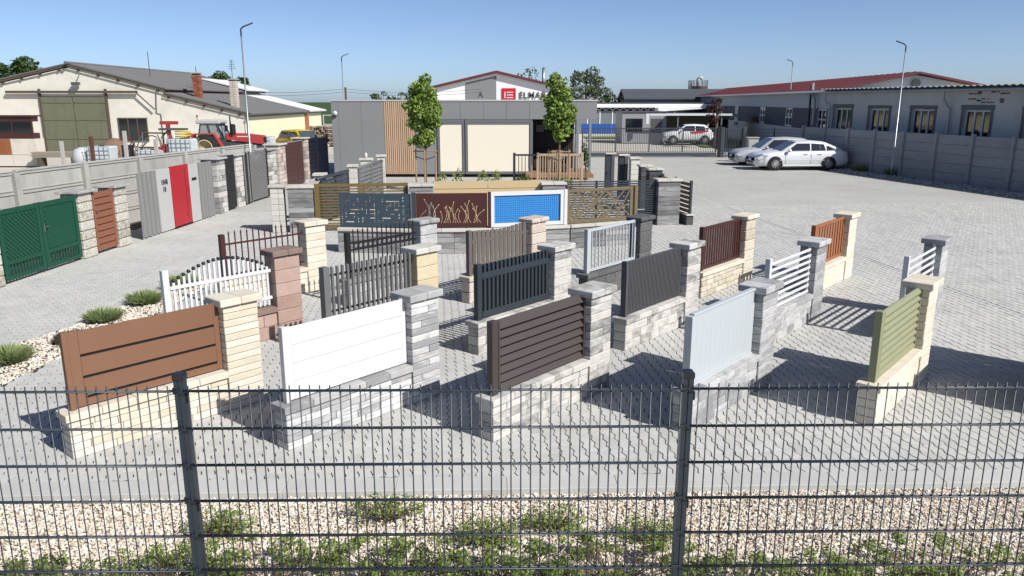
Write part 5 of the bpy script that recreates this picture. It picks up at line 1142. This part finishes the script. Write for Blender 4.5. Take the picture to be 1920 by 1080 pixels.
c, h, mid, bl = car('white compact car with red side stripes beneath the carport', 14.25, 64.2, R(180), (226, 228, 230), 4.1, 1.8, 1.02, 1.05, 1.6, (1.0, .25, -1.35, -1.85), 1.05, wb=2.55, suv=.08, metal=0)
for s in (-1, 1): P(c, 'red_stripe', MB().beam((-.1, s*(h+.002), .95), (-1.5, s*(h*.95+.002), 1.0), .012, .2).mesh('red_stripe', LR)); P(c, 'dark_cladding', bx(1.7, .02, .1, P_DGREY), (0, s*(h+.008), .34))
car('yellow estate car behind the brown panel gate', -13.75, 51.5, R(-48), (226, 190, 30), 4.3, 1.75, .98, 1.0, 1.6, (1.15, .55, -1.7, -2.0), 1.05, metal=0)
# ---------------------------------------------------------------- foreground mesh fence
FA = R(.7); FY = 3.63
def fpos(x): return (x, FY+.0137*x, 0)
posts = (-1.655, .885)
FP = 'dark slate mesh fence panels'
TOPW = 2.03
def wire_mesh(l, r): return MB().tube([(0, 0, 0), (0, 0, l)], r, 6).mesh('wire', P_FENCE, True)
vw = wire_mesh(TOPW, .0035); hw = wire_mesh(2.5, .0044); vw2 = vw
for k, (x0, lb) in enumerate(((posts[0]-2.53, 'dark mesh fence panel left of the first fence post'), (posts[0]+.02, 'dark mesh fence panel between the two fence posts'), (posts[1]+.02, 'dark mesh fence panel right of the second fence post'))):
    t = thing('mesh_fence_panel', lb, 'mesh fence', fpos(x0), FA, FP)
    for i in range(50): P(t, 'vertical_wire', vw, (.03+i*.05, 0, 0))
    for j in range(11):
        z = TOPW-.027-j*.2
        if z < 0: continue
        for s in (-1, 1): P(t, 'horizontal_wire', hw, (0, s*.0077, z), (0, R(90), 0))
for x, lb in zip(posts, ('dark slate fence post with black cap, nearer the brown display panel', 'dark slate fence post with black cap, in front of the pale grey display panel')):
    t = thing('fence_post', lb, 'fence post', fpos(x), FA, 'dark slate fence posts')
    t.location.y += .03
    P(t, 'shaft', MB().prism([(-.026, -.02), (-.011, -.02), (-.009, -.016), (.0, -.016), (.002, -.02), (.026, -.02), (.026, .02), (-.026, .02)], -.1, 2.065, 'z').mesh('shaft', P_FENCE))
    m = MB().box(-.034, .034, -.024, .024, 2.085, 2.115)
    P(t, 'cap', MB().prism([(-.029, 2.055), (.029, 2.055), (.029, 2.08), (.021, 2.089), (-.021, 2.089), (-.029, 2.08)], -.024, .024, 'y').mesh('cap', P_CAP))
    for z in (TOPW-.07, 1.36, .76, .16): 
        B(t, 'clip', P_CAP, .0262, .036, -.018, .012, z-.025, z+.02, .003)
        B(t, 'clip', P_CAP, -.036, -.0262, -.018, .012, z+.02, z+.055, .003)
    for j in range(11): B(t, 'wire_guide', P_CAP, -.05, .0, -.0325, -.0205, TOPW-.033-j*.2, TOPW-.022-j*.2, .003)
# ---------------------------------------------------------------- plants
def leaves(cent, rad, n, size, up=.5, flat=.0, shell=.6):
    """n small quads scattered through ellipsoid clumps; cent (k,3), rad (k,3)"""
    cent = np.asarray(cent, float); rad = np.asarray(rad, float); k = len(cent); vol = rad.prod(1); idx = rng.choice(k, n, p=vol/vol.sum())
    d = rng.normal(size=(n, 3)); d /= np.linalg.norm(d, axis=1)[:, None]; r = rng.random(n)**(1/3)*(1-shell)+shell*rng.random(n)**.25
    p = cent[idx]+d*rad[idx]*r[:, None]
    nrm = d*.7+rng.normal(size=(n, 3))*.6+np.array([0, 0, up]); nrm /= np.linalg.norm(nrm, axis=1)[:, None]
    a = np.cross(nrm, rng.normal(size=(n, 3))); a /= np.linalg.norm(a, axis=1)[:, None]; b = np.cross(nrm, a)
    s = size*rng.uniform(.6, 1.3, n)[:, None]
    V = np.stack([p-a*s*.55, p+b*s*.34-a*s*.05-nrm*s*.08, p+a*s*.6-nrm*s*.12, p-b*s*.34-a*s*.05-nrm*s*.08], 1)
    return V.reshape(-1, 3), np.arange(n*4).reshape(n, 4)
LEAF_T = island('maple_leaf', [(98, 128, 50), (150, 174, 82), (120, 152, 60), (180, 200, 114)], .55, 0, .35, fine=.15, spec=.4)
LEAF_D = island('dark_leaf', [(52, 74, 34), (76, 98, 46), (64, 86, 38)], .6, 0, .25, fine=.15)
LEAF_S = island('spirea_leaf', [(112, 134, 60), (152, 170, 88), (128, 150, 70), (180, 194, 116)], .55, 0, .4, fine=.15, spec=.4)
LEAF_G = island('grey_green_leaf', [(92, 104, 78), (116, 126, 96), (78, 92, 62)], .65, 0, .25)
LEAF_P = island('purple_leaf', [(70, 46, 46), (96, 62, 60), (58, 40, 40)], .6, 0, .25)
LAV = island('lavender_blade', [(124, 142, 88), (156, 172, 114), (138, 154, 100)], .7, 0, .2)
LAVG = island('dry_lavender_blade', [(118, 110, 100), (96, 94, 78), (104, 98, 92)], .8, 0, .2)
BARK = paint('bark', (110, 92, 74), .9, noise=.25, ns=12, bump=.5)
STAKE = paint('stake_timber', (168, 140, 112), .8, noise=.15, ns=8, stretch=(6, 6, 1))
def shrub(label, x, y, w, h, n, dep=None):
    t = thing('low_shrub', label, 'shrub', (x, y, -.03), 0, 'low green shrubs growing through the front gravel')
    dep = dep or w*.6; k = 64; c = []; m = MB()
    for i in range(k):
        a = random.uniform(0, 6.283); r = math.sqrt(random.random()); cx, cy = r*math.cos(a)*w*1.45, r*math.sin(a)*dep*1.35; cz = 1.05*h*(1-.5*r*r)*random.uniform(.2, 1)+.03
        c.append((cx, cy, cz)); m.tube([(cx*.15, cy*.15, 0), (cx*.6, cy*.6, cz*.7), (cx, cy, cz)], [.004, .003, .0015], 4)
    V, F = leaves(c, np.full((k, 3), .055)*np.array([1, 1, .7])*rng.uniform(.6, 1.3, (k, 1)), int(n*1.4), .024, .7)
    P(t, 'stems', m.mesh('stems', BARK, fix=False)); P(t, 'foliage', npmesh('foliage', V, [F], LEAF_S))
SH = [(-3.35, 4.78, .42, .3, 2300, 'low green shrub at the lower left picture corner'), (-2.55, 5.0, .28, .26, 1500, 'low green shrub midway between lower left corner and first fence post'), (-1.75, 4.95, .42, .34, 2600, 'broad low green shrub right behind the first fence post'),
      (-2.35, 5.62, .2, .22, 600, 'small sparse shrub left of the first fence post near the kerb'), (-.85, 5.0, .4, .32, 2500, 'broad low green shrub right of the first fence post'), (-1.05, 5.85, .22, .22, 600, 'sparse shrub near the kerb under the white display panel'), (-.05, 4.9, .35, .3, 2100, 'low green shrub at the bottom middle'), (-.2, 5.5, .2, .2, 700, 'small shrub in open gravel at the middle'),
      (.75, 5.0, .48, .34, 3000, 'broad low green shrub left of the second fence post'), (.35, 5.75, .18, .18, 450, 'sparse sprig near the kerb under the dark louvred panel'), (1.1, 5.55, .18, .2, 500, 'sparse sprig just left of the second fence post'), (1.65, 4.85, .36, .28, 2000, 'low green shrub right of the second fence post'), (2.3, 5.0, .25, .22, 900, 'small shrub between second fence post and right corner'), (3.15, 4.95, .5, .3, 2600, 'broad low green shrub at the lower right')]
for x, y, w_, h, n, lb in SH: shrub(lb, x, y, w_, h, n)
def tuft(label, x, y, r, h, mat, n=700, name='lavender_bush', cat='lavender', grp='lavender bushes in the pebble bed', z=0):
    a = rng.uniform(0, 6.283, n); q = np.sqrt(rng.random(n))*r*.55; ln = h*rng.uniform(.6, 1.1, n); lean = .25+.9*(q/(r*.55))*rng.uniform(.4, 1, n)
    b = np.stack([q*np.cos(a), q*np.sin(a), np.zeros(n)], 1); a2 = a+rng.normal(0, .5, n)
    d = np.stack([np.cos(a2)*np.sin(lean), np.sin(a2)*np.sin(lean), np.cos(lean)], 1); s = np.stack([-np.sin(a2), np.cos(a2), np.zeros(n)], 1)*.006
    mid = b+d*ln[:, None]*.55; tip = b+d*ln[:, None]+np.array([0, 0, -.02])
    V = np.stack([b-s, b+s, mid+s*1.3, tip, mid-s*1.3], 1).reshape(-1, 3)
    t = thing(name, label, cat, (x, y, z), 0, grp); P(t, 'blades', npmesh('blades', V, [np.arange(n*5).reshape(n, 5)], mat))
for x, y, r, h, mt, lb in ((-6.75, 9.85, .29, .27, LAV, 'lavender bush at the left picture edge'), (-6.35, 10.75, .33, .2, LAVG, 'dry grey lavender bush partly behind the brown display panel'), (-6.5, 11.85, .29, .25, LAV, 'second green lavender bush from the left edge'), (-6.35, 12.95, .29, .27, LAV, 'third green lavender bush, left of the white picket panel'), (-6.2, 14.1, .34, .3, LAV, 'lavender bush seen through the white pickets')):
    tuft(lb, x, y, r, h, mt, 900)
def young_tree(label, x, y, c, rad, n, h0, lean=0):
    t = thing('young_tree', label, 'tree', (x, y, 0), 0, 'young staked trees before the office')
    c = [(q[0]*.88, q[1]*.88, (q[2]-3.4)*.88+3.4) for q in c]; rad = [tuple(v*1.02 for v in q) for q in rad]
    m = MB().tube([(0, 0, 0), (.01, 0, h0), (.02, 0, c[-1][2])], [.045, .04, .012], 8)
    for q in c: m.tube([(.01, 0, max(h0, q[2]-.5)), (q[0]*.6, q[1]*.6, q[2]-.1), tuple(q)], [.016, .01, .004], 5)
    P(t, 'trunk', m.mesh('trunk', BARK)); c = [np.array(q, float) for q in c]; rad = [np.array(q)*1.0 for q in rad]
    for q, r_ in list(zip(c, rad)):
        for _ in range(3):
            a = random.uniform(0, 6.283); d = np.array([math.cos(a), math.sin(a), random.uniform(-.5, .7)]); c.append(q+d*r_*1.0); rad.append(r_*random.uniform(.28, .5))
    V, F = leaves(c, rad, n, .135, .5, shell=.5); P(t, 'crown', npmesh('crown', V, [F], LEAF_T))
    s = thing('tree_stakes', label.replace('young', 'stakes tied to young'), 'stakes', (x, y, 0), 0, 'timber stake frames')
    for q in ((-.38, .1), (.38, .1), (0, -.3)): P(s, 'stake', MB().tube([(q[0], q[1], 0), (q[0], q[1], 1.62)], .032, 7).mesh('stake', STAKE))
    P(s, 'cross_bar', MB().tube([(-.45, .07, 1.54), (.45, .07, 1.54)], .025, 6).mesh('cross_bar', STAKE)); P(s, 'tie', MB().tube([(-.37, .06, 1.34), (0, -.05, 1.22), (.37, .06, 1.34)], .02, 6).mesh('tie', P_BLACK))
young_tree('young maple with dense crown before the timber clad office wall', -3.32, 30.0, [(-.1, 0, 1.75), (.12, 0, 2.0), (-.25, 0, 2.5), (.28, .1, 2.6), (-.1, -.1, 2.95), (.3, 0, 3.1), (-.3, .1, 3.3), (.05, 0, 3.55), (-.1, 0, 3.95), (.1, 0, 4.3)],
           [(.42, .4, .3), (.35, .4, .3), (.42, .4, .36), (.4, .4, .36), (.55, .45, .4), (.42, .4, .4), (.42, .4, .36), (.5, .45, .4), (.4, .35, .32), (.24, .24, .26)], 6200, 1.3)
young_tree('young maple with dense crown before the office porch', 1.78, 29.6, [(0, 0, 1.95), (.1, 0, 2.2), (-.25, 0, 2.6), (.35, .1, 2.75), (0, -.1, 3.0), (-.2, .1, 3.4), (.1, 0, 3.7), (-.15, 0, 4.1), (-.2, 0, 4.35)],
           [(.25, .25, .25), (.36, .36, .3), (.42, .4, .36), (.36, .36, .32), (.5, .45, .36), (.42, .4, .4), (.36, .36, .36), (.32, .32, .34), (.2, .2, .24)], 4200, 1.5)
def blob(name, label, cat, x, y, cs, rad, n, size, mat, trunk=None, grp=None, z=0):
    t = thing(name, label, cat, (x, y, z), 0, grp); V, F = leaves(cs, rad, n, size, .5, shell=.7)
    P(t, 'crown' if trunk else 'foliage', npmesh('crown', V, [F], mat))
    if trunk:
        m = MB().tube([(0, 0, 0), (.05, 0, trunk*.6), (0, 0, trunk)], [trunk*.045, trunk*.03, trunk*.012], 7)
        for q in cs[:5]: m.tube([(0, 0, trunk*.5), tuple(q)], [trunk*.015, trunk*.004], 5)
        P(t, 'trunk', m.mesh('trunk', BARK))
for x, y, w_, lb in ((.42, 30.6, .34, 'clipped round green shrub before the grey bar panel'), (1.95, 30.3, .42, 'clipped round green shrub before the tan gate')):
    blob('round_shrub', lb, 'shrub', x, y, [(0, 0, .3), (.15, 0, .25), (-.15, 0, .22)], [(w_, w_, .36), (w_*.8, w_*.8, .3), (w_*.7, w_*.7, .28)], 1500, .05, LEAF_S, grp='round shrubs before the porch')
for x, y, h, lb in ((-3.1, 33.6, .42, 'grassy young plant beside the left stake'), (-2.35, 33.3, .62, 'tallest thin young plant before the first window'), (-1.3, 33.5, .5, 'left of two bushy young plants before the large window'), (-.75, 33.6, .5, 'right of two bushy young plants before the large window')):
    blob('young_plant', lb, 'plant', x, y, [(0, 0, h*.5), (.1, 0, h*.75), (-.12, 0, h*.35), (.2, 0, h*.4)], [(.12, .12, h*.4)]*4, 150, .08, LEAF_S, grp='young plants before the office')
def tree(label, x, y, h, w_, mat, n, size, seed, grp='trees beyond the yards', base=.3):
    r_ = random.Random(seed); cs = []; rd = []
    for i in range(22):
        a = r_.uniform(0, 6.283); q = math.sqrt(r_.random()); zz = r_.uniform(base, .92); wd = math.sin(math.pi*min(1, max(.12, (zz-base)/(1.02-base)*.8+.18)))
        cs.append((q*math.cos(a)*w_*wd, q*math.sin(a)*w_*wd, zz*h)); s = r_.uniform(.2, .38); rd.append((s*w_, s*w_, s*w_*.75))
    blob('background_tree', label, 'tree', x, y, cs, rd, n, size, mat, h*.85, grp)
tree('broad green tree behind the barn at the left edge', -68, 108, 8.8, 6.2, LEAF_D, 5200, .5, 1)
tree('second green tree crown left of the barn ridge', -77, 112, 9.6, 6, LEAF_D, 4000, .5, 2)
tree('round green tree behind the two chimneys', -41, 112, 7.6, 3.4, LEAF_D, 2600, .4, 3)
tree('narrow conifer right of the pale chimney', -37.2, 110, 7.0, 1.5, LEAF_D, 1300, .35, 4)
tree('thin tree top rising behind the white hall roof', 2.4, 112, 8.4, 2.4, LEAF_G, 700, .32, 5)
tree('grey green loose tree right of the white hall', 9.3, 100, 7.6, 3.0, LEAF_G, 2600, .32, 6)
tree('low dark shrub tree right of the grey green tree', 12.6, 100, 4.6, 1.6, LEAF_D, 800, .3, 7)
tree('dark hedge tree behind the office roof', -18.4, 112, 4.9, 2.2, LEAF_D, 1200, .35, 8)
tree('dark hedge tree beside the staked maple crown', -15.6, 112, 4.8, 2.2, LEAF_D, 1200, .35, 9)
tree('small purple leaved tree beyond the sliding gate', 15.5, 60, 3.9, .8, LEAF_P, 900, .14, 10, None, .45)
blob('potted_laurel', 'slim evergreen plant at the right porch post', 'plant', 3.15, 33.5, [(0, 0, 1.2), (.05, 0, .9), (-.05, 0, 1.45)], [(.16, .16, .3)]*3, 300, .09, LEAF_D, .8)
def tuft_dark(): pass
for x, y, lb in ((17.9, 36.6, 'dark grass tuft in front of the old concrete wall, nearer the lamp'), (17.2, 38.6, 'dark grass tuft behind the silver car')):
    tuft(lb, x, y, .35, .5, LAV, 300, 'grass_tuft', 'grass', 'grass tufts along the old wall')
